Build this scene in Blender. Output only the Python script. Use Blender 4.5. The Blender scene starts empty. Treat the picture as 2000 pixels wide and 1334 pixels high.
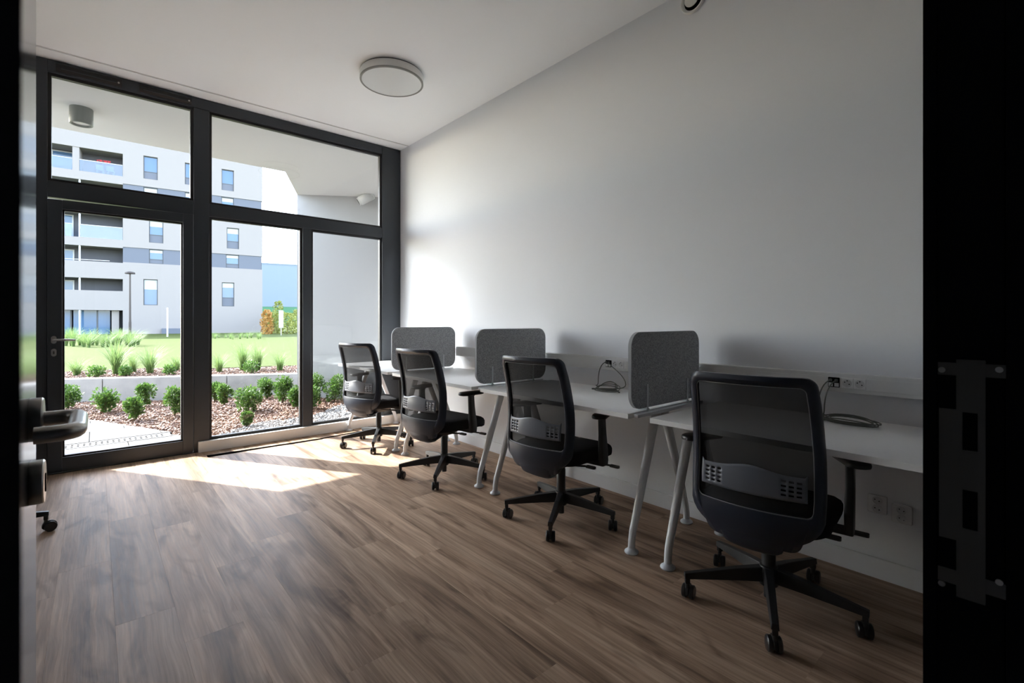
import bpy, math, random
from mathutils import Vector, Matrix
R = math.radians
random.seed(7)

# ------------------------------------------------------------------ camera
sc = bpy.context.scene
col = sc.collection
cam_d = bpy.data.cameras.new('camera')
cam = bpy.data.objects.new('camera', cam_d)
col.objects.link(cam)
cam_d.sensor_width = 36.0
cam_d.lens = 929.0 / 2000.0 * 36.0
cam_d.shift_y = -39.5 / 2000.0
cam_d.clip_start = 0.01
cam_d.clip_end = 500
cam.location = (0, 0, 1.2)
cam.rotation_euler = (R(90), 0, R(-41.2))
cam_d.dof.use_dof = True
cam_d.dof.focus_distance = 3.0
cam_d.dof.aperture_fstop = 14
sc.camera = cam

# ------------------------------------------------------------------ sky, sun, exposure
SUN_AZ = (-0.53, 0.848)          # horizontal direction towards the sun
SUN_EL = R(38.7)
world = bpy.data.worlds.new('sky')
sc.world = world
world.use_nodes = True
wn = world.node_tree
sky = wn.nodes.new('ShaderNodeTexSky')
sky.sky_type = 'NISHITA'
sky.sun_disc = False
sky.sun_elevation = SUN_EL
sky.sun_rotation = math.atan2(SUN_AZ[0], SUN_AZ[1])
sky.air_density = 1.0
sky.dust_density = 1.0
bgn = wn.nodes['Background']
bgn.inputs['Strength'].default_value = 0.45
hz = wn.nodes.new('ShaderNodeHueSaturation')      # thin haze: a paler blue all over
hz.inputs['Saturation'].default_value = 0.62
wn.links.new(sky.outputs[0], hz.inputs['Color'])
wn.links.new(hz.outputs[0], bgn.inputs['Color'])
sun_d = bpy.data.lights.new('sun', 'SUN')
sun_d.energy = 4.6
sun_d.angle = R(0.55)
sun_d.color = (1.0, 0.98, 0.95)
sun = bpy.data.objects.new('sun', sun_d)
col.objects.link(sun)
sdir = Vector((SUN_AZ[0] * math.cos(SUN_EL), SUN_AZ[1] * math.cos(SUN_EL), math.sin(SUN_EL)))
sun.rotation_euler = sdir.to_track_quat('Z', 'Y').to_euler()
sun.location = (-6, 12, 12)
sc.view_settings.view_transform = 'Standard'
sc.view_settings.look = 'None'
sc.view_settings.gamma = 1.0
sc.view_settings.use_curve_mapping = False
sc.view_settings.exposure = 2.3
sc.cycles.max_bounces = 14
sc.cycles.diffuse_bounces = 10
sc.cycles.glossy_bounces = 6
sc.cycles.transparent_max_bounces = 24
sc.cycles.use_denoising = True
sc.cycles.sample_clamp_indirect = 10.0


# ------------------------------------------------------------------ helpers
class MB:
    """collects shapes, builds one mesh object"""
    def __init__(s):
        s.v = []; s.f = []

    def add(s, vs, fs):
        o = len(s.v)
        s.v += [tuple(p) for p in vs]
        s.f += [tuple(i + o for i in f) for f in fs]
        return s

    def box(s, x0, x1, y0, y1, z0, z1, m=None):
        vs = [Vector(p) for p in ((x0, y0, z0), (x1, y0, z0), (x1, y1, z0), (x0, y1, z0),
                                  (x0, y0, z1), (x1, y0, z1), (x1, y1, z1), (x0, y1, z1))]
        if m is not None:
            vs = [m @ p for p in vs]
        return s.add(vs, [(0, 3, 2, 1), (4, 5, 6, 7), (0, 1, 5, 4), (1, 2, 6, 5), (2, 3, 7, 6), (3, 0, 4, 7)])

    def prism(s, pts, z0, z1, m=None):
        n = len(pts)
        vs = [Vector((p[0], p[1], z0)) for p in pts] + [Vector((p[0], p[1], z1)) for p in pts]
        if m is not None:
            vs = [m @ p for p in vs]
        fs = [tuple(range(n - 1, -1, -1)), tuple(range(n, 2 * n))]
        fs += [(i, (i + 1) % n, n + (i + 1) % n, n + i) for i in range(n)]
        return s.add(vs, fs)

    def rings(s, rings, cap=True, closed=False):
        n = len(rings[0]); k = len(rings)
        vs = [p for r in rings for p in r]
        fs = []
        for j in range(k if closed else k - 1):
            a, b = j * n, ((j + 1) % k) * n
            fs += [(a + i, a + (i + 1) % n, b + (i + 1) % n, b + i) for i in range(n)]
        if cap and not closed:
            fs.append(tuple(range(n - 1, -1, -1)))
            fs.append(tuple(range((k - 1) * n, k * n)))
        return s.add(vs, fs)

    def tube(s, path, rad, n=10, flat=1.0, up=(0, 0, 1)):
        P = [Vector(p) for p in path]
        if not hasattr(rad, '__len__'):
            rad = [rad] * len(P)
        rs = []
        prev = None
        for i, p in enumerate(P):
            t = (P[min(i + 1, len(P) - 1)] - P[max(i - 1, 0)]).normalized()
            if prev is None:
                u = Vector(up)
                if abs(u.dot(t)) > 0.95:
                    u = Vector((1, 0, 0))
                a = (u - t * u.dot(t)).normalized()
            else:
                a = (prev - t * prev.dot(t)).normalized()
            prev = a
            b = t.cross(a)
            rs.append([p + (a * math.cos(q) * flat + b * math.sin(q)) * rad[i]
                       for q in (2 * math.pi * k / n for k in range(n))])
        return s.rings(rs)

    def cyl(s, p0, p1, r0, r1=None, n=16):
        return s.tube([p0, p1], [r0, r0 if r1 is None else r1], n)

    def lathe(s, prof, c=(0, 0, 0), n=32, m=None):
        c = Vector(c)
        rs = []
        for r, z in prof:
            ring = [Vector((r * math.cos(q), r * math.sin(q), z)) for q in (2 * math.pi * k / n for k in range(n))]
            if m is not None:
                ring = [m @ p for p in ring]
            rs.append([c + p for p in ring])
        return s.rings(rs)

    def build(s, name, mat, parent=None, smooth=None, bevel=0, seg=2, loc=None):
        me = bpy.data.meshes.new(name)
        me.from_pydata(s.v, [], s.f)
        me.update()
        if mat is not None:
            me.materials.append(mat)
        o = bpy.data.objects.new(name, me)
        col.objects.link(o)
        if parent is not None:
            o.parent = parent
        if loc is not None:
            o.location = loc
        if smooth is not None:
            me.shade_smooth()
            me.set_sharp_from_angle(angle=R(smooth))
        if bevel:
            b = o.modifiers.new('bevel', 'BEVEL')
            b.width = bevel; b.segments = seg; b.limit_method = 'ANGLE'; b.angle_limit = R(40)
            b.harden_normals = False
        return o


def tag(o, label=None, cat=None, group=None, kind=None):
    if label: o['label'] = label
    if cat: o['category'] = cat
    if group: o['group'] = group
    if kind: o['kind'] = kind
    return o


def empty(name, loc=(0, 0, 0), rz=0.0):
    o = bpy.data.objects.new(name, None)
    o.empty_display_size = 0.1
    col.objects.link(o)
    o.location = loc
    o.rotation_euler = (0, 0, rz)
    return o


def thing(name, label, cat, loc=(0, 0, 0), rz=0.0, group=None):
    return tag(empty(name, loc, rz), label, cat, group)


def copy_tree(o, parent=None):
    c = o.copy()
    col.objects.link(c)
    c.parent = parent
    for ch in list(o.children):
        copy_tree(ch, c)
    return c


def rrect(hx, hy, r, n=6, cx=0.0, cy=0.0):
    pts = []
    for sx, sy, a0 in ((1, 1, 0), (-1, 1, 90), (-1, -1, 180), (1, -1, 270)):
        for k in range(n + 1):
            a = R(a0 + 90.0 * k / n)
            pts.append((cx + sx * (hx - r) + r * math.cos(a), cy + sy * (hy - r) + r * math.sin(a)))
    return pts


# ------------------------------------------------------------------ materials
def mat(name, color, rough=0.5, metal=0.0, spec=0.5, coat=0.0, bump=None, vary=None):
    m = bpy.data.materials.new(name)
    m.use_nodes = True
    nt = m.node_tree
    b = nt.nodes['Principled BSDF']
    b.inputs['Base Color'].default_value = (*color, 1)
    b.inputs['Roughness'].default_value = rough
    b.inputs['Metallic'].default_value = metal
    b.inputs['Specular IOR Level'].default_value = spec
    b.inputs['Coat Weight'].default_value = coat
    if bump or vary:
        tc = nt.nodes.new('ShaderNodeTexCoord')
    if vary:
        sc_, amt, c2 = vary
        nz = nt.nodes.new('ShaderNodeTexNoise')
        nz.inputs['Scale'].default_value = sc_
        nz.inputs['Detail'].default_value = 6
        rp = nt.nodes.new('ShaderNodeValToRGB')
        rp.color_ramp.elements[0].position = 0.5 - amt
        rp.color_ramp.elements[1].position = 0.5 + amt
        rp.color_ramp.elements[0].color = (*color, 1)
        rp.color_ramp.elements[1].color = (*c2, 1)
        nt.links.new(tc.outputs['Object'], nz.inputs['Vector'])
        nt.links.new(nz.outputs['Fac'], rp.inputs['Fac'])
        nt.links.new(rp.outputs['Color'], b.inputs['Base Color'])
    if bump:
        sc_, st = bump
        nz = nt.nodes.new('ShaderNodeTexNoise')
        nz.inputs['Scale'].default_value = sc_
        nz.inputs['Detail'].default_value = 5
        bp = nt.nodes.new('ShaderNodeBump')
        bp.inputs['Strength'].default_value = st
        bp.inputs['Distance'].default_value = 0.01
        nt.links.new(tc.outputs['Object'], nz.inputs['Vector'])
        nt.links.new(nz.outputs['Fac'], bp.inputs['Height'])
        nt.links.new(bp.outputs['Normal'], b.inputs['Normal'])
    return m


def glass_mat(name, tint=(0.965, 0.975, 0.975), refl=0.04):
    """thin clear pane: Schlick-weighted mix of transparent and mirror"""
    m = bpy.data.materials.new(name)
    m.use_nodes = True
    nt = m.node_tree
    nt.nodes.remove(nt.nodes['Principled BSDF'])
    out = nt.nodes['Material Output']
    tr = nt.nodes.new('ShaderNodeBsdfTransparent'); tr.inputs['Color'].default_value = (*tint, 1)
    gl = nt.nodes.new('ShaderNodeBsdfGlossy'); gl.inputs['Roughness'].default_value = 0.0
    lw = nt.nodes.new('ShaderNodeLayerWeight'); lw.inputs['Blend'].default_value = 0.5
    pw = nt.nodes.new('ShaderNodeMath'); pw.operation = 'POWER'; pw.inputs[1].default_value = 5.0
    ma = nt.nodes.new('ShaderNodeMath'); ma.operation = 'MULTIPLY_ADD'
    ma.inputs[1].default_value = 1.0 - refl; ma.inputs[2].default_value = refl
    mx = nt.nodes.new('ShaderNodeMixShader')
    nt.links.new(lw.outputs['Facing'], pw.inputs[0])
    nt.links.new(pw.outputs[0], ma.inputs[0])
    nt.links.new(ma.outputs[0], mx.inputs['Fac'])
    nt.links.new(tr.outputs[0], mx.inputs[1])
    nt.links.new(gl.outputs[0], mx.inputs[2])
    nt.links.new(mx.outputs[0], out.inputs['Surface'])
    return m


def mesh_fabric_mat():
    """open woven net: dark threads with a constant share of holes"""
    m = bpy.data.materials.new('chair_mesh_fabric')
    m.use_nodes = True
    nt = m.node_tree
    b = nt.nodes['Principled BSDF']
    b.inputs['Base Color'].default_value = (0.018, 0.018, 0.019, 1)
    b.inputs['Roughness'].default_value = 0.7
    b.inputs['Specular IOR Level'].default_value = 0.15
    tr = nt.nodes.new('ShaderNodeBsdfTransparent')
    mx = nt.nodes.new('ShaderNodeMixShader')
    mx.inputs['Fac'].default_value = 0.87
    nt.links.new(tr.outputs[0], mx.inputs[1])
    nt.links.new(b.outputs[0], mx.inputs[2])
    nt.links.new(mx.outputs[0], nt.nodes['Material Output'].inputs['Surface'])
    return m


def wood_mat():
    m = bpy.data.materials.new('oak_laminate')
    m.use_nodes = True
    nt = m.node_tree
    L = nt.links.new
    N = nt.nodes.new
    b = nt.nodes['Principled BSDF']
    tc = N('ShaderNodeTexCoord'); oi = N('ShaderNodeObjectInfo')
    mul = N('ShaderNodeMath'); mul.operation = 'MULTIPLY'; mul.inputs[1].default_value = 61.0
    L(oi.outputs['Random'], mul.inputs[0])
    cb = N('ShaderNodeCombineXYZ'); L(mul.outputs[0], cb.inputs[0]); L(mul.outputs[0], cb.inputs[1]); L(mul.outputs[0], cb.inputs[2])
    ad = N('ShaderNodeVectorMath'); ad.operation = 'ADD'
    L(tc.outputs['Object'], ad.inputs[0]); L(cb.outputs[0], ad.inputs[1])
    # warp, so that the grain swims around knots
    wz = N('ShaderNodeTexNoise'); wz.inputs['Scale'].default_value = 2.2; wz.inputs['Detail'].default_value = 2
    L(ad.outputs[0], wz.inputs['Vector'])
    ws = N('ShaderNodeVectorMath'); ws.operation = 'MULTIPLY_ADD'
    ws.inputs[1].default_value = (0.028, 0.0, 0.0); L(wz.outputs['Color'], ws.inputs[0]); L(ad.outputs[0], ws.inputs[2])

    def grain(sx, sy, scale, detail, rough=0.55, dist=0.0):
        mp = N('ShaderNodeMapping'); mp.inputs['Scale'].default_value = (sx, sy, 1)
        L(ws.outputs[0], mp.inputs['Vector'])
        nz = N('ShaderNodeTexNoise'); nz.inputs['Scale'].default_value = scale
        nz.inputs['Detail'].default_value = detail; nz.inputs['Roughness'].default_value = rough
        nz.inputs['Distortion'].default_value = dist
        L(mp.outputs[0], nz.inputs['Vector'])
        return nz
    broad = grain(11.0, 0.75, 1.0, 5, 0.62, 0.5)
    fine = grain(110.0, 2.5, 1.0, 3, 0.6)
    r1 = N('ShaderNodeValToRGB')
    e = r1.color_ramp.elements
    e[0].position = 0.30; e[0].color = (0.150, 0.095, 0.064, 1)
    e[1].position = 0.66; e[1].color = (0.54, 0.39, 0.280, 1)
    k = r1.color_ramp.elements.new(0.46); k.color = (0.37, 0.252, 0.174, 1)
    L(broad.outputs['Fac'], r1.inputs['Fac'])
    # knots and dark cracks
    kn = N('ShaderNodeTexNoise'); kn.inputs['Scale'].default_value = 1.0; kn.inputs['Detail'].default_value = 3
    kn.inputs['Distortion'].default_value = 1.2
    mp2 = N('ShaderNodeMapping'); mp2.inputs['Scale'].default_value = (7.0, 1.7, 1); L(ws.outputs[0], mp2.inputs['Vector'])
    L(mp2.outputs[0], kn.inputs['Vector'])
    r2 = N('ShaderNodeValToRGB')
    r2.color_ramp.elements[0].position = 0.30; r2.color_ramp.elements[0].color = (0.42, 0.38, 0.36, 1)
    r2.color_ramp.elements[1].position = 0.44; r2.color_ramp.elements[1].color = (1, 1, 1, 1)
    L(kn.outputs['Fac'], r2.inputs['Fac'])
    m1 = N('ShaderNodeMix'); m1.data_type = 'RGBA'; m1.blend_type = 'MULTIPLY'; m1.inputs['Factor'].default_value = 0.85
    L(r1.outputs['Color'], m1.inputs['A']); L(r2.outputs['Color'], m1.inputs['B'])
    r3 = N('ShaderNodeValToRGB')
    r3.color_ramp.elements[0].position = 0.35; r3.color_ramp.elements[0].color = (0.74, 0.73, 0.72, 1)
    r3.color_ramp.elements[1].position = 0.65; r3.color_ramp.elements[1].color = (1.1, 1.1, 1.1, 1)
    L(fine.outputs['Fac'], r3.inputs['Fac'])
    m2 = N('ShaderNodeMix'); m2.data_type = 'RGBA'; m2.blend_type = 'MULTIPLY'; m2.inputs['Factor'].default_value = 1.0
    L(m1.outputs['Result'], m2.inputs['A']); L(r3.outputs['Color'], m2.inputs['B'])
    # plank to plank variation
    hv = N('ShaderNodeHueSaturation')
    mr = N('ShaderNodeMapRange'); mr.inputs['To Min'].default_value = 0.85; mr.inputs['To Max'].default_value = 1.15
    L(oi.outputs['Random'], mr.inputs['Value']); L(mr.outputs[0], hv.inputs['Value'])
    L(m2.outputs['Result'], hv.inputs['Color'])
    L(hv.outputs['Color'], b.inputs['Base Color'])
    rr = N('ShaderNodeMapRange'); rr.inputs['To Min'].default_value = 0.40; rr.inputs['To Max'].default_value = 0.58
    b.inputs['Specular IOR Level'].default_value = 0.16
    L(fine.outputs['Fac'], rr.inputs['Value']); L(rr.outputs[0], b.inputs['Roughness'])
    bp = N('ShaderNodeBump'); bp.inputs['Strength'].default_value = 0.25; bp.inputs['Distance'].default_value = 0.002
    L(fine.outputs['Fac'], bp.inputs['Height']); L(bp.outputs['Normal'], b.inputs['Normal'])
    return m


def leaf_mat(name, c1, c2, trans=0.4):
    m = bpy.data.materials.new(name)
    m.use_nodes = True
    nt = m.node_tree
    L = nt.links.new
    b = nt.nodes['Principled BSDF']
    b.inputs['Roughness'].default_value = 0.55
    ge = nt.nodes.new('ShaderNodeNewGeometry')
    rp = nt.nodes.new('ShaderNodeValToRGB')
    rp.color_ramp.elements[0].color = (*c1, 1); rp.color_ramp.elements[1].color = (*c2, 1)
    L(ge.outputs['Random Per Island'], rp.inputs['Fac'])
    L(rp.outputs['Color'], b.inputs['Base Color'])
    tl = nt.nodes.new('ShaderNodeBsdfTranslucent'); L(rp.outputs['Color'], tl.inputs['Color'])
    mx = nt.nodes.new('ShaderNodeMixShader'); mx.inputs['Fac'].default_value = trans
    L(b.outputs[0], mx.inputs[1]); L(tl.outputs[0], mx.inputs[2])
    L(mx.outputs[0], nt.nodes['Material Output'].inputs['Surface'])
    return m


def felt_mat():
    m = mat('grey_felt', (0.075, 0.077, 0.08), 0.95, spec=0.1)
    nt = m.node_tree; L = nt.links.new
    b = nt.nodes['Principled BSDF']
    tc = nt.nodes.new('ShaderNodeTexCoord')
    nz = nt.nodes.new('ShaderNodeTexNoise'); nz.inputs['Scale'].default_value = 140; nz.inputs['Detail'].default_value = 8
    nz.inputs['Roughness'].default_value = 0.75
    rp = nt.nodes.new('ShaderNodeValToRGB')
    rp.color_ramp.elements[0].position = 0.35; rp.color_ramp.elements[0].color = (0.17, 0.176, 0.185, 1)
    rp.color_ramp.elements[1].position = 0.68; rp.color_ramp.elements[1].color = (0.56, 0.575, 0.59, 1)
    L(tc.outputs['Object'], nz.inputs['Vector']); L(nz.outputs['Fac'], rp.inputs['Fac'])
    L(rp.outputs['Color'], b.inputs['Base Color'])
    return m


M = {
    'wall': mat('white_wall_paint', (0.755, 0.775, 0.808), 0.75, spec=0.3, bump=(320, 0.05)),
    'ceil': mat('white_ceiling_paint', (0.915, 0.93, 0.935), 0.8, spec=0.3),
    'groove': mat('ceiling_joint_grey', (0.58, 0.58, 0.56), 0.8),
    'base': mat('white_baseboard', (0.82, 0.83, 0.85), 0.4),
    'sill': mat('white_sill', (0.80, 0.79, 0.76), 0.45),
    'corr': mat('dark_corridor_and_bounce_cut', (0.10, 0.10, 0.11), 0.8),  # also darkens the unseen door wall to cut bounced light
    'wood': wood_mat(),
    'frame': mat('anthracite_frame', (0.026, 0.032, 0.039), 0.36),
    'gasket': mat('black_gasket', (0.006, 0.006, 0.007), 0.5),
    'darkframe': mat('black_door_frame', (0.006, 0.007, 0.009), 0.7, spec=0.0),
    'leaf': mat('black_glossy_door', (0.012, 0.016, 0.024), 0.14, spec=0.6),
    'steel': mat('brushed_steel', (0.60, 0.59, 0.57), 0.33, metal=1.0),
    'dullsteel': mat('dull_zinc_steel', (0.12, 0.12, 0.115), 0.5, metal=0.7),
    'glass': glass_mat('clear_glass'),
    'farglass': mat('far_window_glass', (0.06, 0.12, 0.22), 0.06, spec=0.4),
    'railglass': glass_mat('balcony_glass', (0.45, 0.58, 0.72), 0.08),
    'desk': mat('white_desk_board', (0.78, 0.79, 0.80), 0.42),
    'deskedge': mat('grey_desk_edge', (0.60, 0.62, 0.64), 0.5),
    'leg': mat('silver_grey_leg', (0.62, 0.64, 0.66), 0.38),
    'foot': mat('grey_plastic_foot', (0.50, 0.53, 0.57), 0.4),
    'felt': felt_mat(),
    'feltedge': mat('pale_felt_edge', (0.36, 0.38, 0.40), 0.8),
    'acryl': mat('frosted_acrylic', (0.62, 0.66, 0.68), 0.25),
    'rail': mat('aluminium_rail', (0.60, 0.62, 0.64), 0.35, metal=0.6),
    'plastic': mat('black_plastic', (0.012, 0.012, 0.013), 0.42),
    'shell': mat('dark_blue_grey_shell', (0.013, 0.019, 0.034), 0.36),
    'lumbar': mat('grey_lumbar_plastic', (0.12, 0.132, 0.155), 0.36),
    'seat': mat('black_seat_fabric', (0.011, 0.011, 0.013), 0.9, spec=0.2, bump=(600, 0.25)),
    'net': mesh_fabric_mat(),
    'piping': mat('pale_seam', (0.30, 0.31, 0.32), 0.5),
    'wheel': mat('castor_black', (0.010, 0.010, 0.011), 0.35),
    'trunk': mat('white_trunking', (0.66, 0.67, 0.67), 0.42),
    'socket': mat('white_socket', (0.74, 0.75, 0.76), 0.35),
    'socketwell': mat('grey_socket_well', (0.58, 0.59, 0.60), 0.4),
    'hole': mat('black_hole', (0.004, 0.004, 0.004), 0.9, spec=0.0),
    'cable': mat('dark_grey_cable', (0.10, 0.11, 0.10), 0.5),
    'lampbody': mat('white_lamp_body', (0.74, 0.74, 0.71), 0.45),
    'lampring': mat('grey_lamp_ring', (0.28, 0.28, 0.26), 0.5),
    'lampdisc': mat('opal_diffuser', (0.76, 0.78, 0.77), 0.3),
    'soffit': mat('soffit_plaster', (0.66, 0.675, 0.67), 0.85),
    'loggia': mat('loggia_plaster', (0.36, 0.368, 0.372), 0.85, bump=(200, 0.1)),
    'concrete': mat('cast_concrete', (0.27, 0.27, 0.268), 0.8, bump=(60, 0.2), vary=(5, 0.25, (0.36, 0.355, 0.35))),
    'paver': mat('pale_paver', (0.12, 0.118, 0.116), 0.9, spec=0.15, bump=(120, 0.2), vary=(9, 0.3, (0.118, 0.116, 0.113))),
    'joint': mat('sand_joint', (0.05, 0.048, 0.045), 0.95),
    'drain': mat('galvanised_grate', (0.13, 0.13, 0.13), 0.7),
    'soil': mat('bark_soil', (0.10, 0.062, 0.042), 0.95, bump=(40, 0.8), vary=(30, 0.2, (0.22, 0.14, 0.10))),
    'chip': leaf_mat('bark_chip', (0.085, 0.040, 0.025), (0.27, 0.155, 0.10), 0.0),
    'gravel': leaf_mat('pale_gravel', (0.20, 0.20, 0.205), (0.36, 0.36, 0.36), 0.0),
    'lawn': mat('mown_lawn', (0.054, 0.072, 0.016), 0.95, spec=0.1, bump=(90, 0.6), vary=(2.5, 0.35, (0.070, 0.088, 0.025))),
    'shrub': leaf_mat('shrub_leaf', (0.028, 0.080, 0.014), (0.125, 0.225, 0.040), 0.35),
    'grass': leaf_mat('ornamental_grass', (0.075, 0.15, 0.04), (0.22, 0.30, 0.10), 0.45),
    'yellowleaf': leaf_mat('yellow_green_leaf', (0.17, 0.21, 0.04), (0.34, 0.35, 0.09), 0.4),
    'orangeleaf': leaf_mat('orange_leaf', (0.34, 0.17, 0.04), (0.50, 0.29, 0.08), 0.4),
    'stem': mat('brown_stem', (0.10, 0.07, 0.04), 0.9),
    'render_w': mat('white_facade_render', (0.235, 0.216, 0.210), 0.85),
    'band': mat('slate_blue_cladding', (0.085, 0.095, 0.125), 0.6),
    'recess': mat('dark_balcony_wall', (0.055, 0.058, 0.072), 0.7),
    'winframe': mat('dark_window_frame', (0.05, 0.055, 0.065), 0.5),
    'blind': mat('white_blind', (0.38, 0.40, 0.41), 0.7),
    'hallblue': mat('pale_blue_cladding', (0.15, 0.19, 0.25), 0.6),
    'hallgreen': mat('green_cladding', (0.04, 0.15, 0.075), 0.6),
    'post': mat('dark_brown_post', (0.030, 0.020, 0.018), 0.5),
    'whitepost': mat('white_post', (0.40, 0.41, 0.42), 0.5),
    'lampgrey': mat('grey_soffit_lamp', (0.22, 0.24, 0.23), 0.45),
    'cctv': mat('white_camera_housing', (0.55, 0.57, 0.57), 0.4),
    'red': mat('red_flower', (0.55, 0.04, 0.05), 0.7),
}

# ================================================================== ROOM
XL, XR = -1.10, 2.755
YN, YW = 0.108, 5.17
ZC = 3.25

# ---- floor: base slab + planks running towards the window
fl = MB().box(XL - .2, XR + .2, YN - .09, YW + .16, -0.12, -0.009).build('floor', M['joint'])
tag(fl, 'brown oak laminate floor of long planks', 'floor', kind='structure')
PW = 0.193
proto_planks = {}
def plank_mesh(ln, w):
    key = (round(ln, 3), round(w, 3))
    if key not in proto_planks:
        g = 0.0001; c = 0.0003
        pts = []
        mb = MB()
        a, b = w / 2 - g, ln / 2 - g
        ring = lambda x, y, z: [(-x, -y, z), (x, -y, z), (x, y, z), (-x, y, z)]
        mb.rings([ring(a, b, -0.009), ring(a, b, -c), ring(a - c, b - c, 0.0)])
        me = bpy.data.meshes.new('plank')
        me.from_pydata([tuple(p) for p in mb.v], [], mb.f); me.update()
        me.materials.append(M['wood'])
        proto_planks[key] = me
    return proto_planks[key]
x = XL
row = 0
while x < XR - 1e-4:
    w = min(PW, XR - x)
    y = YN - .005
    first = (0.45, 1.05, 0.75, 1.30, 0.20)[row % 5]
    ln = first
    while y < YW - 1e-4:
        ln = min(ln, YW - y)
        o = bpy.data.objects.new('plank', plank_mesh(ln, w))
        col.objects.link(o)
        o.parent = fl
        o.location = (x + w / 2, y + ln / 2, 0)
        y += ln
        ln = 1.286
    x += w
    row += 1

# ---- walls and ceiling
tag(MB().box(XR, XR + .2, YN - .09, YW + .13, -.1, ZC + .2).build('wall_right', M['wall']),
    'long plain white wall behind the desks', 'wall', kind='structure')
tag(MB().box(XL - .2, XL, YN - .09, YW + .13, -.1, ZC + .2).build('wall_left', M['wall']),
    'plain white wall opposite the desks', 'wall', kind='structure')
wf = MB().box(XL, -.385, YW, YW + .13, -.1, ZC + .2).build('wall_front', M['wall'])
tag(wf, 'white wall beside the glazed front', 'wall', kind='structure')
JX0, JX1 = -0.0087, 0.80
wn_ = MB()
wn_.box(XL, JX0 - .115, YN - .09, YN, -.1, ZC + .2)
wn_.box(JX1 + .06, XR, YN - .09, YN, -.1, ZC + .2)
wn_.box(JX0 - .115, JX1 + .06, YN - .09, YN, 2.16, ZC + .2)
tag(wn_.build('wall_back', M['corr']), 'unseen wall around the entrance door, coloured dark to cut bounced light', 'wall', kind='structure')  # out of view; dark colour chosen so the near end gets less bounce
# ceiling in two pieces with a shallow joint in front of the window
ce = MB().box(XL, XR, YN, 4.975, ZC, ZC + .2).build('ceiling', M['ceil'])
tag(ce, 'plain white ceiling', 'ceiling', kind='structure')
MB().box(XL, XR, 5.005, YW + .13, ZC, ZC + .2).build('edge_strip', M['ceil'], ce)
MB().box(XL, XR, 4.975, 5.005, ZC + .006, ZC + .2).build('shadow_joint', M['groove'], ce)
# baseboards
tag(MB().box(XR - .014, XR, YN, YW - .03, 0, .095).build('baseboard_right', M['base'], bevel=.003),
    'white baseboard along the desk wall', 'baseboard', kind='structure')
tag(MB().box(XL, XL + .014, YN, YW, 0, .095).build('baseboard_left', M['base'], bevel=.003),
    'white baseboard on the opposite wall', 'baseboard', kind='structure')
tag(MB().box(.705, XR - .014, YW - .032, YW + .02, 0, .098).build('trim_1', M['sill'], bevel=.003),
    'low white sill board under the fixed windows', 'trim', kind='structure')

# corridor the camera stands in
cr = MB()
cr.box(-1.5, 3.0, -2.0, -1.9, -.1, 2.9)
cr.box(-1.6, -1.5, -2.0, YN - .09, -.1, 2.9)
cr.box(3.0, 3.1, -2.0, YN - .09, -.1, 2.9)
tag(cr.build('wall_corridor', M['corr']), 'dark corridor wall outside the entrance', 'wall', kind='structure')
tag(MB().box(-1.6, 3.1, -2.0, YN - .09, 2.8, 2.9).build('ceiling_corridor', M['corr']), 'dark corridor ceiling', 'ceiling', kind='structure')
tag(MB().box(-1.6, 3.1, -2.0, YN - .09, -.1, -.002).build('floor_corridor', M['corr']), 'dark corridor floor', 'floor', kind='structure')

# ---- entrance door frame (trim_2) with strike plate, and the open leaf (door_1)
ef = tag(empty('trim_2', (0, 0, 0)), 'black metal frame of the entrance doorway', 'door frame', kind='structure')
j = MB()
j.box(JX0 - .115, JX0, .036, YN + .0, 0, 2.16)
j.box(JX0 - .115, JX0 - .02, .018, .036, 0, 2.16)
j.build('jamb', M['darkframe'], ef, bevel=.0015)
j = MB()
j.box(JX1, JX1 + .06, .0985 - .06, .0985, 0, 2.16)
j.box(JX1 - .002, JX1 + .06, .0985, YN + .004, 0, 2.16)
j.box(JX1 - .0025, JX1 + .06, .018, .038, 0, 2.16)
j.build('jamb', M['darkframe'], ef, bevel=.0012)
MB().box(JX0, JX1, .036, YN, 2.10, 2.16).build('head', M['darkframe'], ef)
# strike plate on the right jamb (jamb plane x = JX1)
def jy(u):      # y on the jamb face for a bearing
    a = math.atan((u - 1000) / 929.0) + R(41.2)
    return JX1 / math.tan(a)
def jz(u, v):
    y_ = jy(u); d = JX1 * math.sin(R(41.2)) + y_ * math.cos(R(41.2))
    return 1.2 - (v - 627.5) / 929.0 * d
sp = MB()
ya, yb = jy(1925), jy(1868)
t0, t1 = JX1 - .0025, JX1
zt, zb = jz(1895, 703), jz(1895, 1172)
h1a, h1b = jz(1895, 806), jz(1895, 880)
h2a, h2b = jz(1895, 958), jz(1895, 1034)
yh0, yh1 = jy(1910), jy(1880)
for za, zb_ in ((zt, h1a), (h1b, h2a), (h2b, zb)):
    sp.box(t0, t1, ya, yb, zb_, za)
for za, zb_ in ((h1a, h1b), (h2a, h2b)):
    sp.box(t0, t1, ya, yh0, zb_, za)
    sp.box(t0, t1, yh1, yb, zb_, za)
sp.box(t0 + .0008, t1, jy(1966), jy(1832), jz(1895, 735), jz(1895, 710))
sp.box(t0 + .0008, t1, jy(1966), jy(1832), jz(1895, 1150), jz(1895, 1122))
sp.box(t0 + .0008, t1, yb, jy(1834), jz(1850, 1050), jz(1850, 798))
spo = sp.build('strike_plate', M['dullsteel'], ef)
for u_, v_ in ((1840, 722), (1952, 722), (1840, 1138), (1952, 1136)):
    MB().cyl((JX1 - .0035, jy(u_), jz(u_, v_)), (JX1 - .001, jy(u_), jz(u_, v_)), .0035, n=12).build('screw', M['steel'], spo, smooth=40)

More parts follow.
